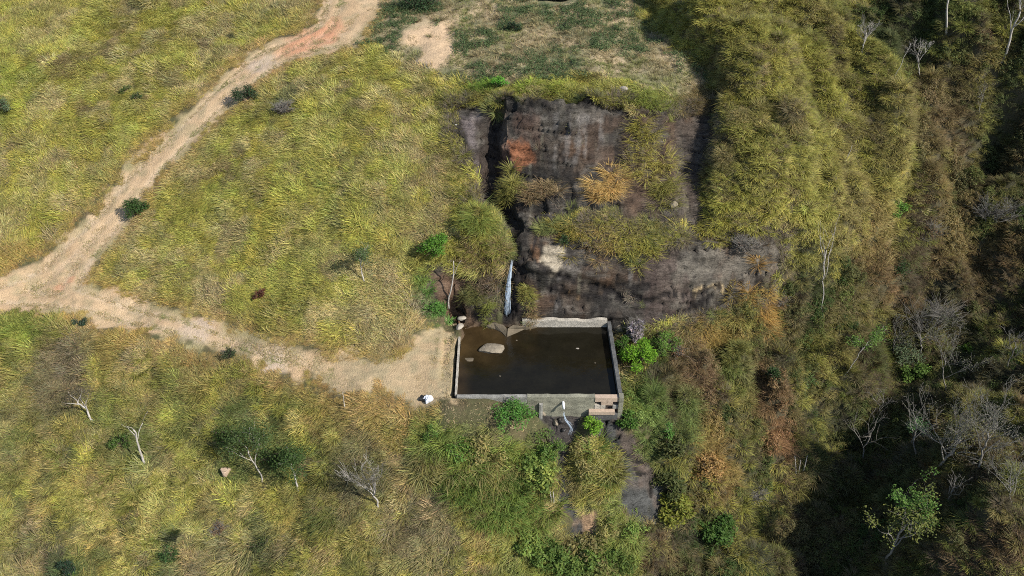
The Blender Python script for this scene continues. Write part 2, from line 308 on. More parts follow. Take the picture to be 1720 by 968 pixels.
block = (vnoise(np.floor(TX * .42 + wa + .5 * np.floor(SLP * .95 + wb)) * 3.3, np.floor(SLP * .95 + wb) * 2.9, 57) - .5) * .42 + (vnoise(np.floor(TX * .9 + 2 * wb) * 3.1, np.floor(SLP * 2.3 + 2 * wa) * 2.7, 58) - .5) * .16
push = (ledge * .8 + lump + block * sst(.25, .7, vnoise(TX * .25, SLP * .3, 59)) * (1 - .6 * sst(50, 49, TY))) * rockm * (1 - sst(.6, 0, TY - 46.0) * 0) 
ey, ex = np.gradient(TZ, ys, xs); nn = np.sqrt(ex ** 2 + ey ** 2 + 1)
px_ = TX - ex / nn * push; py_ = TY - ey / nn * push; pz_ = TZ + push / nn
sq = .10 * fbm(TX * 1.6, TY * 1.6, 48, 4) + .07 * (vnoise(np.floor(TX * .9 + .4 * TY) * 3.1, np.floor(TY * 1.3 - .3 * TX) * 1.7, 49) - .5) * 2
pz_ = pz_ + strm * sq * sst(38.6, 38.3, TY) 
pz_ = pz_ + trackm * (.045 * fbm(TX * .9, TY * .9, 50, 3) + .03 * fbm(TX * 2.6, TY * 2.6, 51, 3) - .09 * (np.exp(-((sT - .85) / .25) ** 2) + np.exp(-((sT - 2.0) / .3) ** 2)) * sst(-12, -16, TX))
# own colours of the ground; gully soil and cleft also carry painted shade
def lerp(a, b, t): return a * (1 - t[..., None]) + np.asarray(b) * t[..., None]
def C3(c): return np.broadcast_to(np.array(c, float), TX.shape + (3,)).copy()
n1 = fbm(TX * .4, TY * .4, 60, 4) * .5 + .5; n2 = fbm(TX * 1.5, TY * 1.5, 61, 3) * .5 + .5; n3 = fbm(TX * .15, TY * .15, 62, 3) * .5 + .5
soil = lerp(C3((.075, .062, .032)), (.12, .09, .048), np.clip(n1, 0, 1)); soil = lerp(soil, (.07, .085, .03), np.clip(n2, 0, 1) * .6)
soil = lerp(soil, (.055, .05, .03), sst(0, 3, sV) * .7)  # gully soil darkened in place of shade among the thickets
trk = lerp(C3((.46, .315, .18)), (.55, .395, .235), np.clip(n1, 0, 1)); trk = lerp(trk, (.33, .265, .15), np.clip(n2 * 2.2 - 1.0, 0, 1) * .75)
def blob(px, py, r, rag=.35):                     # soft-edged patch, r in metres
    x, y = G(px, py); d = np.hypot(TX - x, TY - y) + rag * r * fbm(TX * 1.3 / max(r, .5), TY * 1.3 / max(r, .5), int(px) % 97, 3)
    return sst(r, r * .55, d)
for (bx, by, br) in [(520,70,2.6),(490,82,2.0),(545,60,1.8),(560,40,1.2),(100,484,.45),(118,470,.35)]: trk = lerp(trk, (.56, .25, .135), blob(bx, by, br) * .5)
for (bx, by, br) in [(440,110,1.5),(455,612,1.6),(330,560,1.5)]: trk = lerp(trk, (.42, .34, .27), blob(bx, by, br) * .6)
# twin wheel ruts read as slightly paler, trodden strips
rut = (np.exp(-((sT - .85) / .25) ** 2) + np.exp(-((sT - 2.0) / .3) ** 2) * .6) * sst(-12, -16, TX)
trk = lerp(trk, (.58, .46, .33), np.clip(rut, 0, 1) * .45)
trk = lerp(trk, (.26, .23, .11), sst(.35, 0.75, vnoise(TX * .8, TY * .8, 66)) * sst(1.2, .1, sT) * .8 * sst(-6, -10, TX))
u1 = fbm(TX * 2.2, ZL * .9, 70, 5) * .5 + .5; u2 = fbm(TX * .5, ZL * 2.6, 71, 4) * .5 + .5; u3 = fbm(TX * .45, ZL * .5, 72, 3) * .5 + .5
rk = lerp(C3((.055, .048, .049)), (.105, .094, .092), np.clip(u1 * 1.3 - .2, 0, 1) * .75)
rk = lerp(rk, (.035, .030, .030), np.clip(u2 * 1.8 - .7, 0, 1) * .75)
rk = lerp(rk, (.10, .062, .045), np.clip(u3 * 1.8 - .95, 0, 1) * .6)
rk = lerp(rk, (.20, .185, .165), sst(.80, .98, vnoise(TX * 2.3, ZL * .3, 73)) * .4 * sst(.3, .7, u3))
rk = rk ** 1.5 * np.array([3.3, 3.5, 2.9])
rk = lerp(rk, (.085, .055, .038), sst(.1, .75, fbm(TX * .33, SLP * .45, 84, 4)) * .65)
rk = lerp(rk, (.016, .015, .014), sst(.15, .6, fbm(TX * .9, SLP * .35, 85, 4)) * .7)
rk = lerp(rk, (.14, .125, .105), sst(.45, .8, fbm(TX * .8, SLP * 1.6, 86, 4)) * .55)
def rub(pts, col, k, soft_=.25, rag=.35):
    s = sdist(poly(pts), TX, TY) + rag * fbm(TX * 2, ZL * 1.5, int(pts[0][0]) % 89, 3)
    return lerp(rk, col, sst(-soft_, soft_, s) * k)
rk = rub([(836,262),(842,248),(856,246),(858,280),(838,280)], (.15, .085, .06), .85, .2, .25)
rk = rub([(856,240),(872,234),(890,246),(892,276),(866,284),(858,270)], (.235, .095, .045), .9, .25, .35)
rk = rub([(855,195),(905,196),(900,235),(860,228)], (.12, .075, .055), .6, .5)
rk = rub([(836,190),(850,190),(848,240),(836,240)], (.2, .15, .11), .5, .25)
rk = rub([(912,418),(946,412),(945,452),(925,450),(908,438)], (.40, .34, .25), .9, .15, .2)
rk = rub([(893,418),(908,420),(905,446),(893,440)], (.20, .11, .06), .7, .15, .2)
rk = rub([(948,425),(975,440),(965,462),(946,456)], (.17, .15, .13), .6, .3)
rk = rub([(1130,440),(1200,425),(1310,432),(1312,462),(1240,500),(1170,498),(1110,500),(1120,470)], (.15, .132, .105), .8, .5, .6)
rk = rub([(1085,430),(1140,415),(1135,470),(1180,490),(1120,540),(1080,540),(1085,480)], (.090, .062, .052), .6, .4, .4)
rk = rub([(1165,492),(1215,488),(1214,494),(1165,500)], (.48, .36, .2), .8, .05, .08)
rk = rub([(955,495),(975,497),(974,503),(955,500)], (.40, .25, .12), .8, .05, .06)
for (a_, b_) in [((958,192),(950,290)), ((975,192),(966,280)), ((985,195),(984,270)), ((1010,192),(1008,250)), ((935,200),(930,290)), ((1060,432),(1058,470)), ((940,470),(938,520))]:
    rk = rub([(a_[0]-3,a_[1]),(a_[0]+3,a_[1]),(b_[0]+2,b_[1]),(b_[0]-3,b_[1])], (.19, .175, .16), .45, .12, .2)
rk = rub([(1130,200),(1190,200),(1170,330),(1180,400),(1140,400),(1130,300)], (.085, .070, .058), .6, .4)
rk = rub([(765,190),(800,200),(795,300),(785,250)], (.2, .165, .155), .6, .3)
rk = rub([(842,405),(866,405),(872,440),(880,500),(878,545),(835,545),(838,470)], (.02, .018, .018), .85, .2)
rk = rub([(806,205),(838,185),(838,300),(850,380),(815,350),(803,300)], (.045, .036, .03), .75, .3)  # cleft rock darkened as wet, with its shadow band put into the colour
rk = rub([(722,455),(745,450),(770,460),(790,500),(795,545),(745,525)], (.15, .09, .055), .7, .3)
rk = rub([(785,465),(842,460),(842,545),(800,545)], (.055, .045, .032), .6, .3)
# dark crack lines following the bedding
crack = np.exp(-((f1) / .07) ** 2) * sst(.45, .7, vnoise(TX * .35 + k1 * 5.1, k1, 43)) + .9 * sst(.035, .0, np.abs(fbm(TX * .55, ZL * .7, 75, 3))) * sst(.3, .6, u2)
rk = lerp(rk, (.028, .022, .02), np.clip(crack, 0, 1) * .8)
def seam(pts, w, k=.9):
    global rk, py_
    P_ = poly(pts); d = np.full(TX.shape, 1e9)
    for i in range(len(P_) - 1):
        ax, ay = P_[i]; ex2, ey2 = P_[i+1] - P_[i]; t = np.clip(((TX - ax) * ex2 + (TY - ay) * ey2) / (ex2 ** 2 + ey2 ** 2), 0, 1)
        d = np.minimum(d, np.hypot(TX - ax - t * ex2, (TY - ay - t * ey2)) )
    d = d + .06 * fbm(TX * 3, TY * 3, 77, 2)
    m = sst(w, w * .3, d); rk = lerp(rk, (.02, .017, .016), m * k); py_ = py_ + m * .08
H0 = H
seam([(878,448),(930,462),(985,485),(1030,498),(1085,508),(1130,490)], .10)
seam([(1035,470),(1035,482),(1060,486),(1100,480)], .09); seam([(925,490),(960,500),(1000,504),(1050,508)], .09); seam([(1000,484),(1040,500),(1075,503)], .12)
seam([(1120,540),(1160,520),(1200,502)], .09); seam([(1130,500),(1170,498),(1215,492)], .08); seam([(870,455),(900,470),(930,500),(945,530)], .07, .6)
seam([(900,400),(896,418)], .2); seam([(856,395),(864,420),(866,450)], .22); seam([(840,330),(900,338),(960,330)], .09, .7)
st = lerp(C3((.080, .080, .074)), (.048, .048, .044), np.clip(n2, 0, 1)); st = lerp(st, (.10, .07, .05), sst(.2, .6, fbm(TX * .5, TY * .5, 78, 3)) * .6)
tmp = rk; rk = st
rk = rub([(975,845),(1005,838),(1010,870),(990,900),(970,880)], (.36, .23, .13), .8)
rk = rub([(905,695),(975,695),(965,760),(945,800),(950,880),(975,900),(950,900),(935,760)], (.05, .042, .038), .85)
rk = rub([(1075,755),(1100,800),(1105,850),(1085,840),(1060,770)], (.11, .078, .06), .5)
for (cc) in [[(1005,735),(1030,742),(1045,760),(1060,770)], [(1030,742),(1040,730)], [(1020,700),(1012,745)], [(1060,770),(1080,775)], [(1065,790),(1090,800),(1092,830)], [(1010,705),(1050,715)]]:
    P_ = poly(cc); d = np.full(TX.shape, 1e9)
    for i in range(len(P_) - 1):
        ax, ay = P_[i]; e_ = P_[i+1] - P_[i]; t = np.clip(((TX - ax) * e_[0] + (TY - ay) * e_[1]) / (e_ @ e_), 0, 1); d = np.minimum(d, np.hypot(TX - ax - t * e_[0], TY - ay - t * e_[1]))
    m = sst(.14, .04, d + .08 * fbm(TX * 3, TY * 3, 80, 2)); rk = lerp(rk, (.02, .018, .016), m); pz_ = pz_ - .2 * m
st = rk; rk = tmp
mr_ = lerp(C3((.40, .31, .19)), (.13, .14, .07), np.clip(n1 * 1.4 - .2, 0, 1)); mr_ = lerp(mr_, (.55, .39, .24), blob(715, 60, 2.8) * .95); mr_ = lerp(mr_, (.55, .39, .24), blob(735, 85, 2.2) * .9); mr_ = lerp(mr_, (.20, .185, .20), blob(703, 120, 1.3, .3) * .9)
pad = sst(-15, -8, TX) * sst(36, 38, TY) * sst(48, 45, TY); trk = lerp(trk, (.35, .28, .165), pad * (.45 + .5 * sst(.35, .7, n2)))
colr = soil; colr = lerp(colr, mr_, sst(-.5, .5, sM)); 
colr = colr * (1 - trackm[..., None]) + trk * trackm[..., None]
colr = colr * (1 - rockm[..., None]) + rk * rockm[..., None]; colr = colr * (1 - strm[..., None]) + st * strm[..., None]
bedm = sst(-.3, .1, sdist(POND, TX, TY)); colr = lerp(colr, (.09, .06, .035), bedm)
zone = np.zeros(TX.shape, int); zone[sst(-.35, .25, sM) > .5] = 4; zone[trackm > .5] = 1; zone[rockm > .5] = 2; zone[strm > .5] = 3
zf = zone[:-1, :-1]; nyy, nxx = TX.shape; idx = np.arange(nyy * nxx).reshape(nyy, nxx)
quads = np.stack([idx[:-1, :-1], idx[:-1, 1:], idx[1:, 1:], idx[1:, :-1]], -1)
allV = np.stack([px_, py_, pz_], -1).reshape(-1, 3); allC = colr.reshape(-1, 3)
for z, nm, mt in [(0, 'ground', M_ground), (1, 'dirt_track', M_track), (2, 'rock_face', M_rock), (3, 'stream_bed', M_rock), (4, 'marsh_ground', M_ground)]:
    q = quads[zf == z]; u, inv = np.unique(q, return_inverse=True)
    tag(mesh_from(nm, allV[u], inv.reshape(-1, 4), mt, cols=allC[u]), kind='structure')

# ------------------------------------------------------------------ plant clumps used as scattered meadow stuff
def blade(V, F, C, bx, by, bz, dirx, diry, L, w, rise, droop, tone, segs=3, tiptone=1.15):
    sx, sy = -diry, dirx; n0 = len(V)
    for k in range(segs + 1):
        t = k / segs; r = L * t; zz = bz + rise * L * (t - droop * t * t)
        hor = r * math.sqrt(max(.05, 1 - rise * rise * .6)); ww = w * (1 - t) ** .6 * .5 if k < segs else 0
        cx, cy = bx + dirx * hor, by + diry * hor
        tn = [c * (.72 + (tiptone - .72) * t) for c in tone]
        if k < segs: V += [(cx - sx * ww, cy - sy * ww, zz), (cx + sx * ww, cy + sy * ww, zz)]; C += [tn, tn]
        else: V.append((cx, cy, zz)); C.append(tn)
    for k in range(segs - 1): F.append((n0 + 2*k, n0 + 2*k + 1, n0 + 2*k + 3, n0 + 2*k + 2))
    F.append((n0 + 2*segs - 2, n0 + 2*segs - 1, n0 + 2*segs))
def tone_(r, v=.5, hue=.12):
    g = 1 + r.uniform(-v, v); return (g * (1 + r.uniform(-hue, hue)), g, g * (1 + r.uniform(-hue * 1.5, hue)))
def grass_clump(seed, n, rad, L, lean, w, rise, droop, segs=3):
    r = random.Random(seed); V, F, C = [], [], []
    for _ in range(n):
        a = r.uniform(0, 2 * math.pi); q = rad * math.sqrt(r.random()); bx, by = q * math.cos(a), q * math.sin(a)
        dx = lean + math.cos(a) * (1 - lean) * .8 + r.gauss(0, .35); dy = math.sin(a) * (1 - lean) * .8 + r.gauss(0, .35); d = math.hypot(dx, dy) + 1e-6
        blade(V, F, C, bx, by, -.08, dx / d, dy / d, L * r.uniform(.55, 1.15), w * r.uniform(.7, 1.3), rise * r.uniform(.6, 1.3), droop * r.uniform(.7, 1.2), tone_(r), segs)
    return V, F, C
def leaf(V, F, C, p, nrm, size, tone, r):
    nx, ny, nz = nrm; t = Vector((r.gauss(0, 1), r.gauss(0, 1), r.gauss(0, .6))); nv = Vector(nrm).normalized(); t = (t - nv * t.dot(nv)).normalized(); b_ = nv.cross(t)
    n0 = len(V); p = Vector(p); ln = size; wd = size * .42
    V += [tuple(p), tuple(p + t * ln * .5 + b_ * wd * .5 + nv * size * .06), tuple(p + t * ln), tuple(p + t * ln * .5 - b_ * wd * .5 + nv * size * .06)]
    C += [tone] * 4; F.append((n0, n0 + 1, n0 + 2, n0 + 3))
def leaf_clump(seed, n, rad, h, size):
    r = random.Random(seed); V, F, C = [], [], []
    cl = [(r.gauss(0, rad * .5), r.gauss(0, rad * .5), r.uniform(.3, 1) * h, r.uniform(.25, .5) * rad) for _ in range(9)]
    for _ in range(n):
        cx, cy, cz, cr = r.choice(cl); v = Vector((r.gauss(0, 1), r.gauss(0, 1), r.gauss(0, 1) + .3)).normalized(); q = cr * r.uniform(.5, 1.05)
        leaf(V, F, C, (cx + v.x * q, cy + v.y * q, cz + v.z * q * .8), (v.x * .6 + r.gauss(0, .3), v.y * .6 + r.gauss(0, .3), .7), size * r.uniform(.6, 1.3), tone_(r, .3), r)
    return V, F, C
def twig_clump(seed, n, rad, h):
    r = random.Random(seed); V, F, C = [], [], []
    for _ in range(n):
        a = r.uniform(0, 6.283); q = rad * .35 * r.random(); dx, dy = math.cos(a), math.sin(a)
        blade(V, F, C, q * dx, q * dy, -.1, dx, dy, h * r.uniform(.6, 1.2), .03 * r.uniform(.7, 1.4), r.uniform(.5, .95), r.uniform(.1, .45), tone_(r, .3), 3, 1.0)
    return V, F, C
def reed_clump(seed, n, rad, h):
    r = random.Random(seed); V, F, C = [], [], []
    for _ in range(n):
        a = r.uniform(0, 6.283); q = rad * math.sqrt(r.random()); dx, dy = math.cos(a), math.sin(a)
        blade(V, F, C, q * dx, q * dy, -.1, dx, dy, h * r.uniform(.5, 1.15), .04 * r.uniform(.6, 1.4), r.uniform(.85, 1.0), .12, tone_(r, .3), 2, 1.05)
    return V, F, C
SRC = bpy.data.collections.new('plant_clumps')
specs = [grass_clump(1, 62, .34, .62, .72, .034, .66, .5), grass_clump(2, 62, .36, .54, .62, .034, .74, .5), grass_clump(3, 54, .32, .74, .78, .034, .58, .55), grass_clump(4, 60, .40, .45, .3, .032, .85, .45),   # 0-3 meadow grass
         grass_clump(5, 120, .34, 1.15, .15, .036, .85, .62, 4), grass_clump(6, 120, .40, 1.0, .35, .036, .85, .6, 4),                                        # 4-5 tall fountain grass
         leaf_clump(7, 300, .65, .6, .13), leaf_clump(8, 260, .6, .8, .18),                                                                          # 6-7 leafy scrub
         twig_clump(9, 110, .55, 1.0), reed_clump(10, 90, .45, .85),                                                                                  # 8-9 dry twigs, reeds
         grass_clump(11, 44, .40, .20, .3, .028, .7, .6, 2), leaf_clump(12, 130, .42, .2, .11)]                                                   # 10-11 short turf, low herbs
for i, (V, F, C) in enumerate(specs):
    o = mesh_from('plant_clump.%03d' % i, V, F, M_inst, smooth=False, cols=np.array(C)); COL.objects.unlink(o); SRC.objects.link(o)

gnt = bpy.data.node_groups.new('scatter_clumps', 'GeometryNodeTree')
gnt.interface.new_socket('Geometry', in_out='INPUT', socket_type='NodeSocketGeometry'); gnt.interface.new_socket('Geometry', in_out='OUTPUT', socket_type='NodeSocketGeometry')
gi = gnt.nodes.new('NodeGroupInput'); go = gnt.nodes.new('NodeGroupOutput'); iop = gnt.nodes.new('GeometryNodeInstanceOnPoints')
ci = gnt.nodes.new('GeometryNodeCollectionInfo'); ci.inputs['Collection'].default_value = SRC; ci.inputs['Separate Children'].default_value = True; ci.inputs['Reset Children'].default_value = True
def na(name, dt):
    n = gnt.nodes.new('GeometryNodeInputNamedAttribute'); n.data_type = dt; n.inputs['Name'].default_value = name; return n
ni, nr, ns = na('pick', 'INT'), na('turn', 'FLOAT_VECTOR'), na('size', 'FLOAT_VECTOR')
iop.inputs['Pick Instance'].default_value = True
gnt.links.new(gi.outputs[0], iop.inputs['Points']); gnt.links.new(ci.outputs[0], iop.inputs['Instance']); gnt.links.new(ni.outputs[0], iop.inputs['Instance Index'])
e2r = gnt.nodes.new('FunctionNodeEulerToRotation'); gnt.links.new(nr.outputs[0], e2r.inputs[0]); gnt.links.new(e2r.outputs[0], iop.inputs['Rotation'])
gnt.links.new(ns.outputs[0], iop.inputs['Scale']); gnt.links.new(iop.outputs[0], go.inputs[0])

def scatter(name, x, y, pick, yaw, scale, tint, align=.6, dz=0, label=None):
    x, y = np.asarray(x), np.asarray(y); n = len(x); e = .3
    z = hz(x, y) + dz
    gxx = (hz(x + e, y) - hz(x - e, y)) / (2 * e); gyy = (hz(x, y + e) - hz(x, y - e)) / (2 * e)
    nv = np.stack([-gxx, -gyy, np.ones(n)], 1); nv /= np.linalg.norm(nv, axis=1)[:, None]
    zz = nv * align + np.array([0, 0, 1 - align]); zz /= np.linalg.norm(zz, axis=1)[:, None]
    f = np.stack([np.cos(yaw), np.sin(yaw), np.zeros(n)], 1); f -= zz * (f * zz).sum(1)[:, None]; f /= np.linalg.norm(f, axis=1)[:, None]
    s_ = np.cross(zz, f)
    eul = np.stack([np.arctan2(s_[:, 2], zz[:, 2]), -np.arcsin(np.clip(f[:, 2], -1, 1)), np.arctan2(f[:, 1], f[:, 0])], 1)
    me = bpy.data.meshes.new(name); me.vertices.add(n); me.vertices.foreach_set('co', np.stack([x, y, z], 1).astype(np.float32).ravel())
    a = me.attributes.new('pick', 'INT', 'POINT'); a.data.foreach_set('value', np.asarray(pick).astype(np.int32))
    a = me.attributes.new('turn', 'FLOAT_VECTOR', 'POINT'); a.data.foreach_set('vector', eul.astype(np.float32).ravel())
    sc = np.asarray(scale); sc = np.stack([sc, sc, sc], 1) if sc.ndim == 1 else sc
    a = me.attributes.new('size', 'FLOAT_VECTOR', 'POINT'); a.data.foreach_set('vector', sc.astype(np.float32).ravel())
    a = me.attributes.new('tint', 'FLOAT_COLOR', 'POINT'); c = np.ones((n, 4), np.float32); c[:, :3] = tint; a.data.foreach_set('color', c.ravel())
    o = bpy.data.objects.new(name, me); COL.objects.link(o); m = o.modifiers.new('scatter', 'NODES'); m.node_group = gnt
    return tag(o, label=label, kind='stuff')

def inview(x, y, z, m=.14):                       # part of the hillside any nearby viewpoint sees
    dep = y * cP + (CAM_Z - z) * sP; u = x / dep * FOC / PW; v = (-(z - CAM_Z) * cP - y * sP) / dep * FOC / PH
    return (np.abs(u) < .5 + m) & (np.abs(v) < .5 + m * 1.5)
def jgrid(sp, x0=-60, x1=62, y0=22, y1=92):
    a = np.arange(x0, x1, sp); b = np.arange(y0, y1, sp); X, Y = np.meshgrid(a, b); X = X.ravel() + rng.uniform(-.5, .5, X.size) * sp; Y = Y.ravel() + rng.uniform(-.5, .5, Y.size) * sp
    k = inview(X, Y, hz(X, Y)); return X[k], Y[k]
def nz(x, y, s, seed, o=3): return np.clip(fbm(x * s, y * s, seed, o) * .5 + .5, 0, 1)
def mixc(a, b, t): return a * (1 - t[:, None]) + np.asarray(b)[None] * t[:, None]
def masks(x, y):
    return {k: sdist(ZP[k], x, y) for k in ZP} | {'pond': sdist(POND, x, y)}
# local tints of the plants: photo x, photo y, radius (m), colour, strength
TINTS = [(20,545,2.4,(.18,.25,.045),.55),(60,560,1.6,(.18,.25,.045),.4),(0,150,3.5,(.30,.38,.06),.4),(860,60,1,(.1,.2,.05),.6),
         (560,640,2.2,(.40,.28,.10),.5),(640,690,2.2,(.40,.27,.10),.55),(690,690,1.0,(.42,.28,.10),.6),(480,620,1.6,(.40,.3,.11),.5),(200,590,2,(.42,.30,.09),.5),(330,620,2,(.36,.27,.11),.5),(100,620,2.5,(.27,.20,.12),.5),(120,600,1.6,(.22,.17,.12),.55),
         (860,700,2.0,(.13,.24,.05),.7),(780,730,1.5,(.17,.24,.05),.5),(720,760,1.5,(.16,.24,.05),.5),(900,740,1.3,(.18,.24,.06),.5),(830,790,1.6,(.32,.24,.12),.5),(810,860,1.5,(.24,.18,.1),.5),(880,820,1.4,(.34,.27,.12),.5),(770,800,1.4,(.10,.16,.05),.5),(720,870,2.2,(.22,.18,.12),.6),(640,870,1.6,(.26,.2,.12),.4),
         (400,740,2.0,(.13,.17,.06),.75),(470,760,1.8,(.13,.17,.06),.75),(600,780,1.8,(.16,.15,.09),.7),(235,745,1.2,(.10,.16,.04),.6),(190,690,1.6,(.14,.18,.06),.5),
         (285,930,1.2,(.10,.17,.05),.6),(115,955,1.0,(.06,.10,.04),.8),(440,905,1.2,(.12,.15,.07),.5),(110,640,2.2,(.20,.17,.11),.5),(20,700,1.5,(.24,.2,.12),.4),(40,950,2,(.28,.22,.16),.5),(350,960,2.5,(.33,.26,.17),.4),
         (480,170,1.4,(.15,.16,.09),.7),(90,25,3,(.38,.33,.13),.4),(230,10,1.2,(.2,.19,.12),.6),(500,20,2,(.25,.2,.1),.5),(445,30,2,(.24,.22,.1),.4),(350,60,2,(.28,.22,.12),.3),(30,440,2,(.42,.28,.1),.6),
         (650,540,2.2,(.33,.27,.15),.55),(600,330,3,(.32,.34,.07),.3),(700,380,1.5,(.3,.25,.13),.5),(730,500,1.2,(.12,.25,.06),.9),(745,530,.8,(.12,.25,.06),.9),(700,520,.8,(.42,.34,.28),.6),
         (1170,170,2.3,(.20,.145,.075),.85),(1160,130,1.6,(.22,.16,.09),.8),(1200,120,1.2,(.2,.15,.08),.6),(820,140,1.2,(.16,.28,.04),.9),(870,140,.8,(.07,.1,.04),.7),(905,140,1.0,(.32,.36,.06),.7),(1100,165,2,(.2,.24,.06),.6),
         (1290,680,2.2,(.24,.15,.08),.8),(1300,740,1.2,(.36,.2,.1),.7),(1180,630,2,(.26,.17,.10),.8),(1200,560,1.8,(.36,.25,.09),.8),(1275,500,1.2,(.42,.26,.08),.8),(1230,610,1.5,(.22,.26,.07),.6),(1150,700,1.4,(.18,.24,.07),.7),(1080,690,1.6,(.20,.30,.07),.8),(1090,740,1.2,(.22,.27,.09),.8),
         (1560,250,3,(.24,.18,.09),.6),(1580,180,2.5,(.26,.19,.10),.6),(1480,430,2.5,(.30,.20,.10),.7),(1600,400,2.5,(.32,.23,.10),.6),(1680,420,2,(.3,.2,.1),.5),(1500,300,2,(.28,.25,.08),.5),
         (1200,770,1.6,(.34,.24,.09),.8),(1230,500,1,(.4,.27,.1),.6),(1650,680,2,(.3,.28,.08),.4),(1330,900,2.5,(.2,.14,.1),.4),(1690,200,2,(.12,.14,.06),.5),
         (1480,60,2.5,(.10,.13,.05),.7),(1540,60,2,(.09,.12,.05),.7),(1600,20,2,(.24,.28,.07),.5),(1000,950,2,(.22,.28,.08),.5),(1050,900,1.5,(.22,.28,.08),.5),(890,950,2,(.26,.31,.08),.5),(960,830,.8,(.25,.2,.14),.6)]
TW = [(G(a, b), r, c, k) for a, b, r, c, k in TINTS]
def tints(x, y, col):
    w = 0.5 * fbm(x * .9, y * .9, 91, 3)
    for (p, r, c, k) in TW:
        d = np.hypot(x - p[0], (y - p[1]) * .85); m = sst(1.25, .4, d / r + w) * k
        if m.max() > 0: col = mixc(col, c, m)
    return col
# 1. combed meadow grass on the open slopes
X, Y = jgrid(.27); mk = masks(X, Y)
rg = .45 * fbm(X * .8, Y * .8, 95, 3)
keep = (mk['track'] + rg * 1.1 < 0.12) & (np.maximum(mk['rockU'], np.maximum(mk['rockL'], mk['rockB'])) + rg < -.05) & (mk['stream'] + rg * .4 < -.05) & (mk['marsh'] < .2) & (mk['valley'] + rg * 3 < .5) & (mk['pond'] < -.75) & (mk['spur'] < 1) & ~((Y > 38.2) & (Y < 46) & (X > -5.2 + rg) & (X < 7.4)) & ~((Y > 37.0) & (Y < 39) & (X > -4.5) & (X < 7.5))
X, Y = X[keep], Y[keep]; mk = {k: v[keep] for k, v in mk.items()}
g_ = mixc(np.broadcast_to([.48, .43, .098], (len(X), 3)), (.32, .305, .075), nz(X, Y, .9, 100))
g_ = mixc(g_, (.52, .43, .22), sst(.45, .8, nz(X, Y, .8, 101, 4)) * .8)
g_ = mixc(g_, (.31, .24, .14), sst(.6, .8, nz(X, Y, .75, 102, 4)) * .7); g_ = mixc(g_, (.23, .21, .075), sst(.6, .75, nz(X, Y, 1.7, 107, 3)) * .6)
g_ = mixc(g_, (.46, .46, .11), sst(.55, .8, nz(X, Y, .35, 103, 3)) * .5)
lm = sst(-1, 1, mk['lowermeadow']); g_ = mixc(g_, (.43, .34, .12), lm * sst(.42, .75, nz(X, Y, .6, 104, 4)) * .7); g_ = mixc(g_, (.11, .13, .045), lm * sst(.55, .72, nz(X, Y, .8, 105, 4)) * .75); g_ = mixc(g_, (.20, .15, .09), lm * sst(.6, .78, nz(X, Y, 1.3, 108, 3)) * .45)
edge_ = sst(-1.5, -.1, mk['track']); g_ = mixc(g_, (.47, .32, .13), edge_ * (.45 + .45 * nz(X, Y, .7, 106)))
g_ = tints(X, Y, g_); g_ = g_ * (1 + rng.normal(0, .19, (len(X), 1))).clip(.5, 1.5) * (1 + rng.normal(0, .04, (len(X), 3)))
flow = 2.6 + 1.5 * fbm(X * .09, Y * .09, 110, 3) + .7 * fbm(X * .5, Y * .5, 111, 2) + rng.normal(0, .35, len(X))
sc = (.72 + .5 * nz(X, Y, .8, 112)) * rng.uniform(.7, 1.25, len(X)) * np.where(rng.random(len(X)) < .10, 1.45, 1) * (1 - .45 * sst(-.9, -.05, mk['track']))
scatter('meadow_grass', X, Y, rng.integers(0, 4, len(X)), flow, sc, g_, .75, label='yellow-green windswept meadow grass covering the open slopes')
# 2. taller fountain grass: lower meadow, green patch, spur, island, round the cliff
X, Y = jgrid(.48); mk = masks(X, Y); rg = .5 * fbm(X * .8, Y * .8, 120, 3)
rockd = np.maximum(np.maximum(mk['rockU'], mk['rockL']), mk['rockB'])
pz = np.where(mk['greenpatch'] + rg > 0, .9, 0) + np.where(mk['spur'] > -.3, .95, 0) + np.where(mk['island'] > -.15, 1., 0) + np.where(mk['bushmass'] > -.3, 1., 0) + np.where((mk['lowermeadow'] > .5), .16, 0) + np.where((rockd > -1.6) & (mk['marsh'] < 0), .7, 0) + np.where((mk['valley'] > -1.5), .6, 0)
keep = (rng.random(len(X)) < pz) & (rockd < -.1) & (mk['stream'] < -.15) & (mk['track'] < -.5) & (mk['pond'] < -1.0) & ~((Y > 36.6) & (Y < 39) & (X > -4.5) & (X < 7.8))
X, Y = X[keep], Y[keep]; mk = {k: v[keep] for k, v in mk.items()}
g_ = mixc(np.broadcast_to([.42, .385, .10], (len(X), 3)), (.21, .22, .06), nz(X, Y, .45, 130))
g_ = mixc(g_, (.30, .235, .115), sst(.5, .8, nz(X, Y, .4, 131, 4)) * .7); g_ = mixc(g_, (.40, .38, .08), sst(.5, .8, nz(X, Y, .3, 132)) * .6)
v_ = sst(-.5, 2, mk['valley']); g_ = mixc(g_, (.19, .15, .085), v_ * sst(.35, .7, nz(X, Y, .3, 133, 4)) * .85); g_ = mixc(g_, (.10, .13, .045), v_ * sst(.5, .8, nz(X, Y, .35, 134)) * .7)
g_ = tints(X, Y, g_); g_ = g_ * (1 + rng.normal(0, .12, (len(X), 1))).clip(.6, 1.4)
sc = rng.uniform(.55, 1.0, len(X)) * (.8 + .4 * nz(X, Y, .6, 135))
scatter('tall_grass', X, Y, rng.integers(4, 6, len(X)), rng.uniform(0, 6.28, len(X)), sc, g_, .35, label='tall arching guinea grass in tufts on the spur and below the tank')
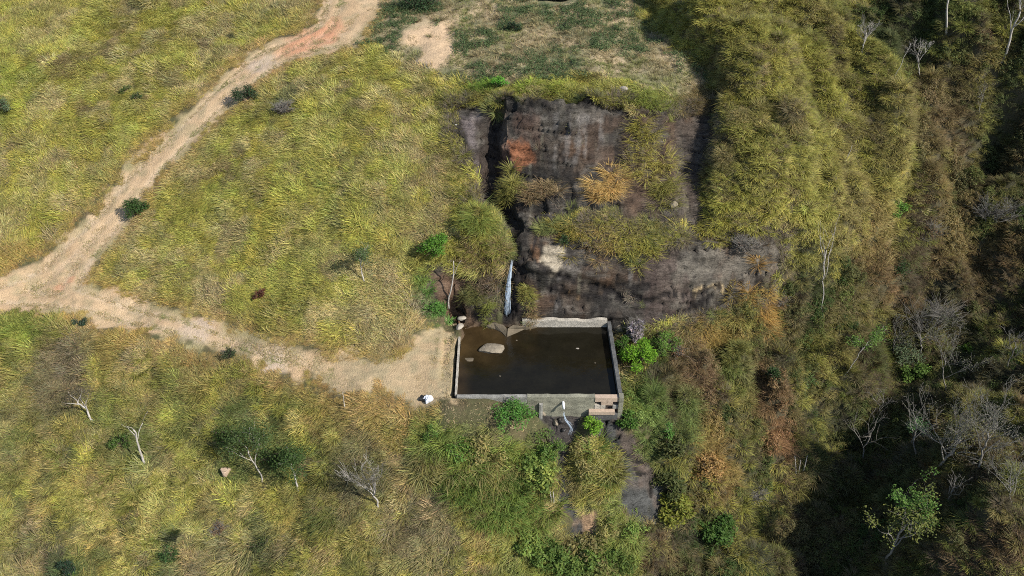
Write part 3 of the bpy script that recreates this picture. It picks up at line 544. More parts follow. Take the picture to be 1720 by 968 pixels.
# 3. grass cover of the spur between the tufts, mixed scrub of the gully
X, Y = jgrid(.38); mk = masks(X, Y); rg = .5 * fbm(X * .8, Y * .8, 140, 3)
keep = ((mk['valley'] + rg * 3 > .0) | (mk['spur'] > .2)) & (np.maximum(mk['rockU'], mk['rockL']) < -.1) & (mk['pond'] < -.9) & (mk['stream'] < 0) & (mk['marsh'] < .3)
X, Y = X[keep], Y[keep]; mk = {k: v[keep] for k, v in mk.items()}
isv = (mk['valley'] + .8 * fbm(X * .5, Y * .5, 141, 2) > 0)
r_ = rng.random(len(X)); pk = np.where(isv, np.select([r_ < .42, r_ < .62, r_ < .80, r_ < .92], [rng.integers(0, 4, len(X)), 5, 8, 6], 9), np.where(r_ < .10 + .35 * sst(.55, .75, nz(X, Y, .7, 148)), 8, rng.integers(0, 4, len(X))))
patch = nz(X, Y, .35, 142, 3); pk = np.where(isv & (patch > .72) & (r_ < .6), rng.integers(6, 8, len(X)), pk); pk = np.where(isv & (patch < .3) & (r_ < .6), 8, pk)
g_ = mixc(np.broadcast_to([.52, .465, .13], (len(X), 3)), (.29, .27, .08), nz(X, Y, .7, 143)); g_ = mixc(g_, (.26, .20, .11), sst(.5, .75, nz(X, Y, .7, 144, 4)) * .8)
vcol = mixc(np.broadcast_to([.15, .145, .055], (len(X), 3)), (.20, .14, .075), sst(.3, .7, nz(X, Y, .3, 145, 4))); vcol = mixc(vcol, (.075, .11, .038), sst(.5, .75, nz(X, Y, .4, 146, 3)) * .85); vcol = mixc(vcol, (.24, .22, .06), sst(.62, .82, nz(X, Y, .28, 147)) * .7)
g_ = np.where(isv[:, None], vcol * .9, g_)  # gully plants tinted darker to stand for shadow within the scrub
g_ = np.where((pk == 6)[:, None] | (pk == 7)[:, None], g_ * .5 + np.array([.03, .055, .014]), g_); g_ = np.where((pk == 8)[:, None], g_ * .5 + np.array([.075, .062, .05]), g_)
g_ = tints(X, Y, g_); g_ = g_ * (1 + rng.normal(0, .14, (len(X), 1))).clip(.6, 1.4)
sc = rng.uniform(.7, 1.25, len(X)) * np.where(pk < 4, 1.15, np.where(pk == 5, .8, .85))
scatter('gully_scrub', X, Y, pk, rng.uniform(0, 6.28, len(X)), sc, g_, .45, label='tangled brown and olive scrub filling the shaded gully on the right')
# 4. marsh herbs
X, Y = jgrid(.34, -30, 40, 56, 92); mk = masks(X, Y); keep = (mk['marsh'] > -.3) & (mk['pool'] < -.1)
bare = np.maximum(sst(3.0, 1.6, np.hypot(X - G(715,60)[0], Y - G(715,60)[1])), sst(2.2, 1.2, np.hypot(X - G(735,88)[0], Y - G(735,88)[1]))); keep &= rng.random(len(X)) > bare * .93; keep &= rng.random(len(X)) > sst(1.5, .8, np.hypot(X - G(703,120)[0], Y - G(703,120)[1]))
X, Y = X[keep], Y[keep]; gr = sst(.52, .66, nz(X, Y, .42, 150, 4)); r_ = rng.random(len(X)); isg = r_ < gr * .38
for (a, b, rr) in [(770,75,1.6),(810,65,1.4),(660,30,1.5),(1035,60,1.5),(1055,65,1.2),(905,110,1.1),(970,20,1.5),(855,45,.9),(1010,75,.9)]:
    p = G(a, b); isg |= (np.hypot(X - p[0], Y - p[1]) < rr) & (r_ < .5)
pk = np.where(isg, 11, np.where(rng.random(len(X)) < .55, 3, np.where(rng.random(len(X)) < .2, 8, 10)))
g_ = mixc(np.broadcast_to([.44, .35, .20], (len(X), 3)), (.29, .26, .13), nz(X, Y, .7, 151)); g_ = mixc(g_, (.24, .27, .09), sst(.5, .8, nz(X, Y, .5, 152)) * .7)
g_ = np.where(isg[:, None], mixc(np.broadcast_to([.09, .135, .055], (len(X), 3)), (.14, .19, .08), nz(X, Y, .9, 153)), g_); g_ = g_ * (1 + rng.normal(0, .15, (len(X), 1))).clip(.5, 1.5)
scatter('marsh_herbs', X, Y, pk, rng.uniform(0, 6.28, len(X)), rng.uniform(.7, 1.4, len(X)) * np.where(pk == 3, .8, np.where(pk == 8, .45, 1.0)), g_, .6, label='trampled straw and dark green herbs on the flat marsh above the cliff')
# 5. sparse short dry turf on the track
X, Y = jgrid(.30); mk = masks(X, Y)
keep = (mk['track'] > -.5) & (mk['pond'] < -.3) & (rng.random(len(X)) < .38 + .65 * sst(1.5, .2, mk['track'] + .5 * fbm(X, Y, 160, 3)) + .5 * ((X > -16) & (Y < 47) & (Y > 37) & (X < -3.6)))
keep |= (X > -5) & (X < 1.7) & (Y > 36.2) & (Y < 38.3)
X, Y = X[keep], Y[keep]; g_ = mixc(np.broadcast_to([.54, .41, .25], (len(X), 3)), (.44, .36, .17), nz(X, Y, .8, 161)); g_ = mixc(g_, (.26, .28, .10), sst(.6, .8, nz(X, Y, .6, 162)) * .7); g_ = g_ * (1 + rng.normal(0, .1, (len(X), 1)))
scatter('track_turf', X, Y, np.full(len(X), 10), rng.uniform(0, 6.28, len(X)), rng.uniform(.5, 1.15, len(X)), g_, .9, label='short dry straw turf growing thinly on the earth track')
# 6. fringe of roots and dry tufts along the cliff's edges, and single tufts in cracks
X, Y = jgrid(.3, -8, 22, 44, 64); mk = masks(X, Y); rd = np.maximum(mk['rockU'], mk['rockL']); keep = (rd > -.6) & (rd < .12 + .3 * fbm(X, Y, 170, 3)) & (mk['pond'] < -.8) & (rng.random(len(X)) < .75)
lx, ly = np.array([G(a, b) for a, b in [(880,315),(905,325),(1060,505),(1050,495),(1075,512),(885,520),(888,535),(890,500),(1000,395),(960,350),(990,350),(935,345),(1105,210),(1095,240),(1080,225),(970,240),(965,215),(1130,345),(1110,330),(1060,270),(905,250),(1090,260),(1085,250)]]).T
X = np.concatenate([X[keep], lx]); Y = np.concatenate([Y[keep], ly]); g_ = mixc(np.broadcast_to([.24, .20, .15], (len(X), 3)), (.16, .13, .10), nz(X, Y, .9, 171)); g_ = mixc(g_, (.24, .27, .08), sst(.55, .75, nz(X, Y, .6, 172)) * .8)
scatter('cliff_fringe', X, Y, rng.choice([8, 3, 9, 1], len(X)), rng.uniform(0, 6.28, len(X)), rng.uniform(.55, 1.05, len(X)), g_, .8, label='dry hanging roots and tufts along the edges of the rock face')

# 7. lush undergrowth below the tank
X, Y = jgrid(.5, -12, 14, 24, 40); mk = masks(X, Y); keep = ((mk['greenpatch'] + .5 * fbm(X * .8, Y * .8, 190, 3) > .2) | ((mk['island'] > .3) & (rng.random(len(X)) < .5))) & (mk['stream'] < -.2) & (rng.random(len(X)) < .55 + .5 * nz(X, Y, .6, 191)) & ~((Y > 36.8) & (X > -4.5) & (X < 7.8))
X, Y = X[keep], Y[keep]; r_ = nz(X, Y, .5, 192); pk = np.where(r_ > .55, rng.integers(6, 8, len(X)), rng.integers(4, 6, len(X)))
g_ = mixc(np.broadcast_to([.12, .20, .045], (len(X), 3)), (.24, .27, .065), nz(X, Y, .8, 193)); g_ = mixc(g_, (.09, .15, .035), sst(.5, .75, nz(X, Y, .9, 194)) * .8); g_ = mixc(g_, (.34, .25, .12), sst(.6, .8, nz(X, Y, .7, 195)) * .6); g_ = g_ * (1 + rng.normal(0, .15, (len(X), 1)))
scatter('green_undergrowth', X, Y, pk, rng.uniform(0, 6.28, len(X)), rng.uniform(.9, 1.8, len(X)), g_, .3, label='lush green undergrowth and arching grass below the tank')

# ------------------------------------------------------------------ small solid shapes
def boxV(x0, x1, y0, y1, z0, z1, V, F, wob=0.0, r=random):
    n = len(V); j = lambda: r.uniform(-wob, wob)
    for z in (z0, z1):
        for (x, y) in ((x0, y0), (x1, y0), (x1, y1), (x0, y1)): V.append((x + j(), y + j(), z + j()))
    F += [(n, n+3, n+2, n+1), (n+4, n+5, n+6, n+7), (n, n+1, n+5, n+4), (n+1, n+2, n+6, n+5), (n+2, n+3, n+7, n+6), (n+3, n, n+4, n+7)]
def box(name, x0, x1, y0, y1, z0, z1, mat, parent=None, bev=.012, wob=.006):
    V, F = [], []; boxV(x0, x1, y0, y1, z0, z1, V, F, wob); o = mesh_from(name, V, F, mat, parent, smooth=False)
    if bev: m = o.modifiers.new('bevel', 'BEVEL'); m.width = bev; m.segments = 2
    return o
def wall_strip(name, p0, p1, th, z0, ztop, mat, parent, seg=.25, rough=.02, seed=0, topf=None):
    # a cast wall with a slightly uneven top edge and faces
    p0 = np.array(p0); p1 = np.array(p1); L = np.linalg.norm(p1 - p0); n = max(2, int(L / seg)); u = (p1 - p0) / L; v = np.array([-u[1], u[0]]) * th
    V = []; F = []; r = random.Random(seed)
    for i in range(n + 1):
        t = i / n; c = p0 + u * L * t; zt = ztop + (topf(t) if topf else 0) + r.uniform(-rough, rough)
        e = r.uniform(-rough, rough) * .6
        a = c + np.array([-u[1], u[0]]) * e; b = c + v + np.array([-u[1], u[0]]) * e * .5
        V += [(a[0], a[1], z0), (a[0], a[1], zt), (b[0], b[1], zt + r.uniform(-rough, rough) * .5), (b[0], b[1], z0)]
    for i in range(n):
        k = i * 4
        for q in range(3): F.append((k + q, k + 4 + q, k + 5 + q, k + 1 + q))
    F += [(0, 1, 2, 3), (n*4+3, n*4+2, n*4+1, n*4)]
    return mesh_from(name, V, F, mat, parent, smooth=False)
def tube(V, F, pts, rad, sides=5):
    n0 = len(V); prev = None
    for i, p in enumerate(pts):
        p = Vector(p); d = (Vector(pts[min(i + 1, len(pts) - 1)]) - Vector(pts[max(i - 1, 0)])).normalized()
        a = d.cross(Vector((.31, .87, .38))).normalized(); b_ = d.cross(a)
        for k in range(sides):
            th = 2 * math.pi * k / sides; V.append(tuple(p + (a * math.cos(th) + b_ * math.sin(th)) * rad[i]))
    for i in range(len(pts) - 1):
        for k in range(sides):
            a0 = n0 + i * sides + k; a1 = n0 + i * sides + (k + 1) % sides
            F.append((a0, a1, a1 + sides, a0 + sides))
    F.append(tuple(n0 + k for k in range(sides))[::-1]); F.append(tuple(n0 + (len(pts) - 1) * sides + k for k in range(sides)))
def stone(name, c, size, mat, parent=None, seed=0, flat=.6, sub=3, rot=0):
    import bmesh
    bm = bmesh.new(); bmesh.ops.create_icosphere(bm, subdivisions=sub, radius=1)
    co = np.array([v.co[:] for v in bm.verts]); r = np.random.default_rng(seed)
    for k in range(9):                                 # knock flat facets off
        n = r.normal(size=3); n /= np.linalg.norm(n); h = r.uniform(.62, .9); d = co @ n; co = co - np.clip(d - h, 0, None)[:, None] * n
    co = co + .05 * np.stack([fbm(co[:, 0] * 2 + seed, co[:, 1] * 2 + co[:, 2], 7, 3)] * 3, 1) * co
    co = co * np.array([size[0], size[1], size[2]]); cr, sr = math.cos(rot), math.sin(rot); co = np.stack([co[:, 0] * cr - co[:, 1] * sr, co[:, 0] * sr + co[:, 1] * cr, co[:, 2]], 1)
    for v, q in zip(bm.verts, co): v.co = q
    me = bpy.data.meshes.new(name); bm.to_mesh(me); bm.free(); me.materials.append(mat)
    o = bpy.data.objects.new(name, me); COL.objects.link(o)
    if parent: o.parent = parent
    o.location = c; return o
HZ = lambda x, y: float(hz(x, y))

M_conc = solid_mat('weathered_concrete', (.27, .26, .23), ((1.3, .6, 1.25, (1, 1, 2.2)), (9, .8, 1.2, None)), .5, 14)
M_conc_green = solid_mat('algae_stained_concrete', (.26, .25, .185), ((1.1, .55, 1.25, (1, 1, 3)), (8, .8, 1.2, None)), .5, 14)
M_conc_dark = solid_mat('damp_dark_concrete', (.105, .105, .10), ((1.6, .6, 1.4, None), (10, .8, 1.25, None)), .5, 14)
M_conc_pale = solid_mat('pale_cement', (.44, .40, .33), ((1.6, .6, 1.25, (1, 1, 2)), (10, .8, 1.2, None)), .6, 12)
M_pink = solid_mat('pinkish_block_render', (.46, .35, .26), ((5, .8, 1.15, None),), .4, 20)
M_pit = solid_mat('shaded_block_hollow', (.10, .08, .065)); M_white = solid_mat('white_pvc', (.78, .78, .76), ((3, .92, 1.05, None),), .05, 20, .4)
M_stone = solid_mat('tan_stone', (.22, .185, .135), ((2.5, .65, 1.3, None), (12, .8, 1.2, None)), .6, 9)
M_stone_pale = solid_mat('pale_stone', (.36, .32, .26), ((3, .7, 1.2, None),), .5, 9)
M_stone_wet = solid_mat('wet_black_stone', (.035, .032, .03), ((3, .6, 1.5, None),), .6, 9, .3)
M_mud = solid_mat('silty_mud', (.13, .105, .07), ((2, .7, 1.3, None),), .4, 8)

# ------------------------------------------------------------------ the tank and its water
tank = tag(empty('water_tank', (1.7, 38.6, 0)), 'rectangular concrete water tank full of dark water at the foot of the cliff', 'water tank')
def child(o): o.parent = tank; o.matrix_parent_inverse = Matrix.Translation((-1.7, -38.6, 0)); return o
child(wall_strip('wall', (-3.6, 38.42), (1.0, 38.42), .28, -1.5, .33, M_conc, None, seed=1))
child(wall_strip('wall', (1.0, 38.40), (5.42, 38.40), .31, -1.9, .36, M_conc_green, None, seed=2))
child(wall_strip('wall', (7.22, 38.72), (7.13, 45.95), .26, -1.5, .45, M_conc_dark, None, seed=3))
child(wall_strip('wall', (-3.62, 38.72), (-3.66, 44.4), .13, -.9, .36, M_conc_pale, None, seed=4))
child(wall_strip('wall', (.75, 45.82), (6.86, 45.82), .32, -.9, .62, M_conc_pale, None, seg=.3, rough=.012, seed=5, topf=lambda t: .12 * math.sin(t * 7) * t + .05 * math.sin(t * 23)))
child(wall_strip('buttress', (1.78, 38.22), (2.02, 38.22), .17, -1.6, -.15, M_conc, None, seed=6))
child(box('pillar', 6.98, 7.28, 38.28, 38.71, -1.6, .46, M_conc_green)); child(box('lintel', 5.425, 6.97, 38.36, 38.70, -.02, .335, M_pink))
child(box('recess_panel', 5.42, 6.98, 38.56, 38.69, -1.3, -.022, M_pit, bev=0))
zr = -.03
for (x0, x1) in [(5.84, 6.22), (6.235, 6.60)]: child(box('concrete_block', x0, x1, 38.37, 38.555, -.36, -.026, M_pink))
for (x0, x1) in [(5.43, 5.80), (5.815, 6.14)]: child(box('concrete_block', x0, x1, 38.37, 38.555, -.69, -.366, M_conc_pale))
child(box('concrete_block', 6.62, 6.975, 38.37, 38.555, -.69, -.366, M_conc)); child(box('ledge', 5.05, 6.75, 38.12, 38.40, -1.02, -.70, M_pink)); child(box('footing', 5.0, 6.97, 38.2, 38.56, -1.6, -1.03, M_conc_dark))
V, F = [], []; tube(V, F, [(3.35, 38.6, -.05), (3.35, 38.35, -.08), (3.36, 38.14, -.10), (3.37, 38.02, -.16), (3.37, 37.98, -.28)], [.085] * 5, 12); child(mesh_from('outlet_pipe', V, F, M_white))
m, nt, b = newmat('murky_pond_water'); a = nd(nt, 'ShaderNodeAttribute', attribute_name='Col'); b.inputs['Roughness'].default_value = .06; b.inputs['IOR'].default_value = 1.33; b.inputs['Specular IOR Level'].default_value = .5
varied(nt, a.outputs['Color'], [(.7, .7, 1.3, None), (5, .9, 1.1, None)], b, .06, 5)
wx = np.linspace(-3.62, 6.96, 90); wy = np.linspace(38.69, 45.9, 60); WX, WY = np.meshgrid(wx, wy); silt = sst(5.0, .5, np.hypot(WX + 2.6, (WY - 44.8) * 1.2) + .8 * fbm(WX * .6, WY * .6, 180, 3)) + .5 * sst(1.5, 0, WX + 3.6 + .8 * fbm(WX * .5, WY * .5, 181, 2)); silt = silt + .5 * sst(1.6, 0, np.abs(WX - 1.6) + (45.85 - WY))
wc = lerp(np.broadcast_to([.011, .0095, .0055], WX.shape + (3,)), (.055, .034, .014), np.clip(silt, 0, 1) * .75)
i_ = np.arange(WX.size).reshape(WX.shape); q = np.stack([i_[:-1, :-1], i_[:-1, 1:], i_[1:, 1:], i_[1:, :-1]], -1).reshape(-1, 4)
tag(mesh_from('pond_water', np.stack([WX, WY, 0.004 * fbm(WX * 2, WY * 2, 182, 2)], -1).reshape(-1, 3), q, m, cols=wc.reshape(-1, 3)), kind='structure')
# concrete apron: two slabs meeting in a V under the waterfall
ap = tag(empty('concrete_apron', (*at_z(850, 556, .1), .1)), 'broken grey concrete slabs meeting in a V under the waterfall', 'slab')
def slab(name, pts, th, mat, parent):
    W = [Vector((*at_z(a, b, z), z)) for a, b, z in pts]; n = len(W); V = [tuple(w) for w in W] + [tuple(w - Vector((0, 0, th))) for w in W]
    F = [tuple(range(n)), tuple(range(2*n-1, n-1, -1))] + [(i, i + n, (i + 1) % n + n, (i + 1) % n) for i in range(n)]
    o = mesh_from(name, V, F, mat, None, smooth=False); o.parent = parent; o.matrix_parent_inverse = Matrix.Translation(-parent.location); return o
slab('slab', [(816,547,.20),(829,542,.42),(846,546,.40),(851,552,.30),(850,566,.02),(843,558,.06),(832,553,.05)], .4, M_mud, ap)
slab('slab', [(852,566,.01),(853,552,.28),(862,546,.34),(884,549,.30),(902,549,.10),(880,553,.05),(868,559,.03)], .4, M_mud, ap)
b_ = stone('boulder', (*at_z(826, 587, .02), .02), (.95, .60, .34), M_stone, seed=5, sub=4, rot=.1); tag(b_, 'tan boulder rising out of the dark tank water', 'boulder')
o = stone('rock', (*at_z(822, 583, .27), .26), (.42, .22, .08), M_stone_pale, seed=9); o.name = 'pale_crust'; o.parent = b_; o.matrix_parent_inverse = b_.matrix_basis.inverted() if False else Matrix.Translation(-b_.location)
for i, (a, b, sx, lb) in enumerate([(776,541,.34,'pale angular stone beside the back left corner of the tank, upper of a pair'),(772,551,.36,'pale rounded stone right at the back left corner of the tank, lower of a pair'),(1040,553,.42,'grey boulder behind the right end of the tank back wall'),(788,604,.38,'flat silt-covered stone just breaking the water at the left wall'),
                                  (1131,346,.45,'tall pale grey stone standing among the tussocks on the right of the cliff'),(910,694,.42,'tan flat stone at the foot of the front wall left of the outlet'),(1048,152,.4,'small grey rock in shade at the top right of the cliff')]):
    z = HZ(*G(a, b)); x, y = (G(a, b) if i != 3 else at_z(a, b, 0)); z = max(z, -.02) if i == 3 else z
    o = stone('stone', (x, y, z + (.0 if i == 3 else .08)), (sx, sx * .75, sx * (.9 if i == 4 else .14 if i == 3 else .5)), M_mud if i == 3 else M_stone if i in (2, 4, 5) else M_stone_pale, seed=20 + i, rot=i); tag(o, lb, 'stone', 'loose stones round the tank')
for i, (a, b, sx) in enumerate([(938,690,.26),(943,700,.30),(934,702,.26),(948,708,.2)]):
    x, y = at_z(a, b, -1.25); o = stone('wet_rock', (x, y, HZ(x, y) + .1), (sx, sx * .8, sx * .8), M_stone_wet if i != 2 else M_stone, seed=40 + i, rot=i)
    tag(o, ['black wet rock directly under the white outlet pipe', 'largest black wet rock in the outlet splash', 'brownish rock left of the outlet splash', 'small black rock furthest down the outlet splash'][i], 'rock', 'wet rocks under the outlet')
# running water
m, nt, b = newmat('falling_water'); b.inputs['Base Color'].default_value = (.48, .57, .66, 1); b.inputs['Roughness'].default_value = .25; b.inputs['Transmission Weight'].default_value = .0; b.inputs['Specular IOR Level'].default_value = .6; M_fall = m
def stream_of(name, pts, widths, n, seed, thick=.012):
    r = random.Random(seed); V, F = [], []; P_ = [Vector(p) for p in pts]
    for _ in range(n):
        u = r.uniform(-1, 1); t0 = r.uniform(0, .5) * (len(P_) - 1); t1 = min(len(P_) - 1, t0 + r.uniform(.2, .6) * (len(P_) - 1)); pp = []; rr = []; k = 9; ph = r.uniform(0, 6)
        for i in range(k):
            t = t0 + (t1 - t0) * i / (k - 1); a = int(min(t, len(P_) - 1.001)); f = t - a; c = P_[a].lerp(P_[a + 1], f); w = widths[a] * (1 - f) + widths[a + 1] * f
            pp.append(c + Vector((u * w * .5 + .02 * math.sin(ph + i * 1.3), r.uniform(-.05, .05) - .1 * (1 - u * u), r.uniform(-.01, .01)))); rr.append(thick * r.uniform(.6, 1.6) * math.sin(math.pi * (i + .6) / (k + .2)))
        tube(V, F, pp, rr, 4)
    return tag(mesh_from(name, V, F, M_fall), kind='structure')
def over(px, py, o=.12):
    x, y = G(px, py); d = ray(px, py); d = d / np.linalg.norm(d); return (x - d[0] * o, y - d[1] * o, HZ(x, y) - d[2] * o)
stream_of('waterfall', [over(861,436,.4), over(858,452,.45), over(856,468,.5), over(854,485,.55), over(853,502,.6), over(853,522,.65), (*at_z(855,543,.05), .05)], [.10,.16,.22,.30,.38,.46,.50], 120, 3, .009)
stream_of('outlet_splash', [(3.37,37.98,-.3), (3.40,37.9,-.75), (3.5,37.85,-1.12), (3.75,37.6,-1.22), (3.95,37.2,-1.30), (3.8,36.8,-1.4)], [.05,.06,.10,.18,.30,.38], 26, 4, .007)
# black water of the pool at the very top
x, y = G(935, -2); V = [(x + 2.3 * math.cos(t) * (1 + .2 * math.sin(3 * t)), y + 1.2 * math.sin(t) * (1 + .15 * math.cos(2 * t)), HZ(x, y) + .25) for t in np.linspace(0, 6.283, 24, endpoint=False)]
mw = solid_mat('black_pool_water', (.01, .01, .009), ((2, .7, 1.3, None),), .05, 6, .08); tag(mesh_from('pool_water', V, [tuple(range(24))], mw, smooth=False), kind='structure')

# ------------------------------------------------------------------ trees, shrubs, tussocks
def bark(name, c): return solid_mat(name, c, ((7, .65, 1.25, (1, 1, .5)), (30, .8, 1.2, None)), .4, 30)
M_bw, M_bg, M_bb, M_twig = bark('white_bark', (.46, .42, .37)), bark('grey_bark', (.24, .22, .19)), bark('brown_bark', (.16, .12, .09)), bark('grey_twigs', (.20, .185, .16))
LM = {}
def lmat(c):
    k = tuple(round(v, 3) for v in c)
    if k not in LM:
        LM[k] = leaf_mat('leaf_tone', c, .3)
    return LM[k]
def grow(V, F, p, d, L, r, lvl, rn, tips, spread, wander=.16, kids=(2, 4), up=.12, sides=5, minr=.007):
    n = 5 if lvl > 0 else 4; pts = [Vector(p)]; rad = [r]; dd = Vector(d).normalized()
    r1 = max(minr, r * (.6 if lvl > 0 else .35))
    for i in range(n):
        dd = (dd + Vector((rn.gauss(0, wander), rn.gauss(0, wander), rn.gauss(0, wander * .6) + up * .3))).normalized()
        pts.append(pts[-1] + dd * L / n); rad.append(r + (r1 - r) * (i + 1) / n)
    tube(V, F, pts, rad, sides if lvl > 1 else 4 if lvl == 1 else 3)
    if lvl == 0: tips.append(pts[-1]); tips.append(pts[-3]); return
    for k in range(rn.randint(*kids)):
        t = rn.uniform(.35, 1) if k else 1.0; i = min(n, max(1, int(t * n))); q = pts[i]
        nd_ = (dd + Vector((rn.gauss(0, spread), rn.gauss(0, spread), rn.gauss(0, spread * .5) + up))).normalized()
        grow(V, F, q, nd_, L * rn.uniform(.5, .8), max(minr, rad[i] * rn.uniform(.45, .7)), lvl - 1, rn, tips, spread, wander, kids, up, sides, minr)
def crown_mesh(pts, n, cr, size, rn, dome=.2):
    V, F, C = [], [], []
    for _ in range(n):
        c = rn.choice(pts); v = Vector((rn.gauss(0, 1), rn.gauss(0, 1), rn.gauss(0, .8))).normalized() * cr * rn.random() ** .45
        leaf(V, F, C, tuple(c + v), (v.x * .4 + rn.gauss(0, .4), v.y * .4 + rn.gauss(0, .4), .75), size * rn.uniform(.6, 1.3), tone_(rn, .32), rn)
    return V, F, C
def rel(o, root): o.parent = root; o.matrix_parent_inverse = Matrix.Translation(-root.location); return o
def tree(name, label, cat, base, top, kind='bare', bark_m=None, r0=.07, limbs=4, levels=2, spread=.5, leaves=0, leafc=(.1, .15, .05), lsize=.16, cr=.35, seed=0, fork=.45, group=None, spreadL=.55, kids=(2, 4), dx=0):
    rn = random.Random(seed); bx, by = G(*base); bz = HZ(bx, by) - .1; B = Vector((bx, by, bz)); T = Vector(at_y(top[0], top[1], by + dx)); ax = T - B; Hh = ax.length; ax.normalize()
    root = tag(empty(name, tuple(B)), label, cat, group); bm_ = bark_m or M_bw
    V, F = [], []; pts = []; rad = []; n = 9; off = Vector((0, 0, 0)); tf = fork if limbs else 1
    for i in range(n + 1):
        t = i / n * (tf + (.25 if limbs else 0)); off = off + Vector((rn.gauss(0, .012), rn.gauss(0, .012), 0)) * Hh * (i > 0); pts.append(B + ax * Hh * t + off); rad.append(.72 * r0 * (1.25 if i == 0 else 1 - .55 * t / 1.0))
    tube(V, F, pts, rad, 8); rel(mesh_from('trunk', V, F, bm_), root); tips = []
    for k in range(limbs):
        V, F = [], []; t = (fork + .28 * k / max(1, limbs - 1)) / (tf + .25); j = min(n, int(t * n)); a = k * 2.4 + rn.uniform(-.4, .4) + seed
        d = (ax * 1.0 + Vector((math.cos(a), math.sin(a), 0)) * spreadL * rn.uniform(.7, 1.3)).normalized()
        grow(V, F, pts[j], d, Hh * (1 - t * .6) * rn.uniform(.40, .55), rad[j] * .6, levels, rn, tips, spread, kids=kids); rel(mesh_from('limb', V, F, bm_ if levels < 3 else M_twig if k % 2 else bm_), root)
    if leaves and tips:
        V, F, C = crown_mesh(tips, leaves, cr, lsize, rn); o = rel(mesh_from('crown', V, F, lmat(leafc), smooth=False, cols=np.array(C)), root); o['kind'] = 'stuff'
    return root
def shrub(name, label, cat, base, rx, h, leafc, n=1600, lsize=.15, seed=0, clumps=12, dead=False, group=None, ry=None, dense=.34, bark_m=None):
    rn = random.Random(seed); bx, by = G(*base); bz = HZ(bx, by) - .08; B = Vector((bx, by, bz)); ry = ry or rx * .85
    root = tag(empty(name, tuple(B)), label, cat, group); V, F = [], []; cl = []
    for k in range(clumps):
        a = rn.uniform(0, 6.283); q = math.sqrt(rn.random()) * .8; c = B + Vector((rx * q * math.cos(a), ry * q * math.sin(a), h * (rn.uniform(.35, .95) * (1 - .45 * q * q)))); cl.append(c)
        mid = B.lerp(c, .5) + Vector((rn.gauss(0, .06), rn.gauss(0, .06), .08)); tube(V, F, [B, mid, c], [.035, .022, .01], 5)
        for _ in range(7 if dead else 3):
            e = c + Vector((rn.gauss(0, .3), rn.gauss(0, .3), rn.uniform(0, .35))) * rx; tube(V, F, [mid, c.lerp(e, .45), e], [.014, .012, .006], 3)
            if dead:
                for _ in range(3): tube(V, F, [c.lerp(e, .4), e + Vector((rn.gauss(0, .25), rn.gauss(0, .25), rn.uniform(0, .3))) * rx], [.010, .006], 3)
    rel(mesh_from('stem', V, F, bark_m or (M_twig if dead else M_bb)), root)
    if n:
        V, F, C = crown_mesh(cl, n, rx * dense, lsize, rn); o = rel(mesh_from('foliage', V, F, lmat(leafc), smooth=False, cols=np.array(C)), root); o['kind'] = 'stuff'
    return root
def tussock(label, base, rad, L, col, n=420,  seed=0, rise=.85, droop=.6, lean=0.1, group='grass tussocks on the rocks', name='grass_tussock', w=.045):
    rn = random.Random(seed); bx, by = G(*base); bz = HZ(bx, by); V, F, C = [], [], []; w = w * .75
    heads = [(rn.gauss(0, rad * .45), rn.gauss(0, rad * .32)) for _ in range(11)]
    for _ in range(int(n * 2.4)):
        hx, hy = rn.choice(heads); a = rn.uniform(0, 6.283); q = rad * .22 * rn.random(); dx, dy = math.cos(a), math.sin(a) - lean; d = math.hypot(dx, dy); x, y = hx + q * dx, hy + q * dy
        blade(V, F, C, x, y, HZ(bx + x, by + y) - bz - .1, dx / d, dy / d, L * rn.uniform(.35, 1.0), w * rn.uniform(.6, 1.3), rise * rn.uniform(.5, 1.15), droop * rn.uniform(.6, 1.2), tone_(rn, .5), 3, 1.2)
    o = mesh_from(name, V, F, lmat(col), smooth=False, cols=np.array(C)); o.location = (bx, by, bz); return tag(o, label, 'tussock', group)

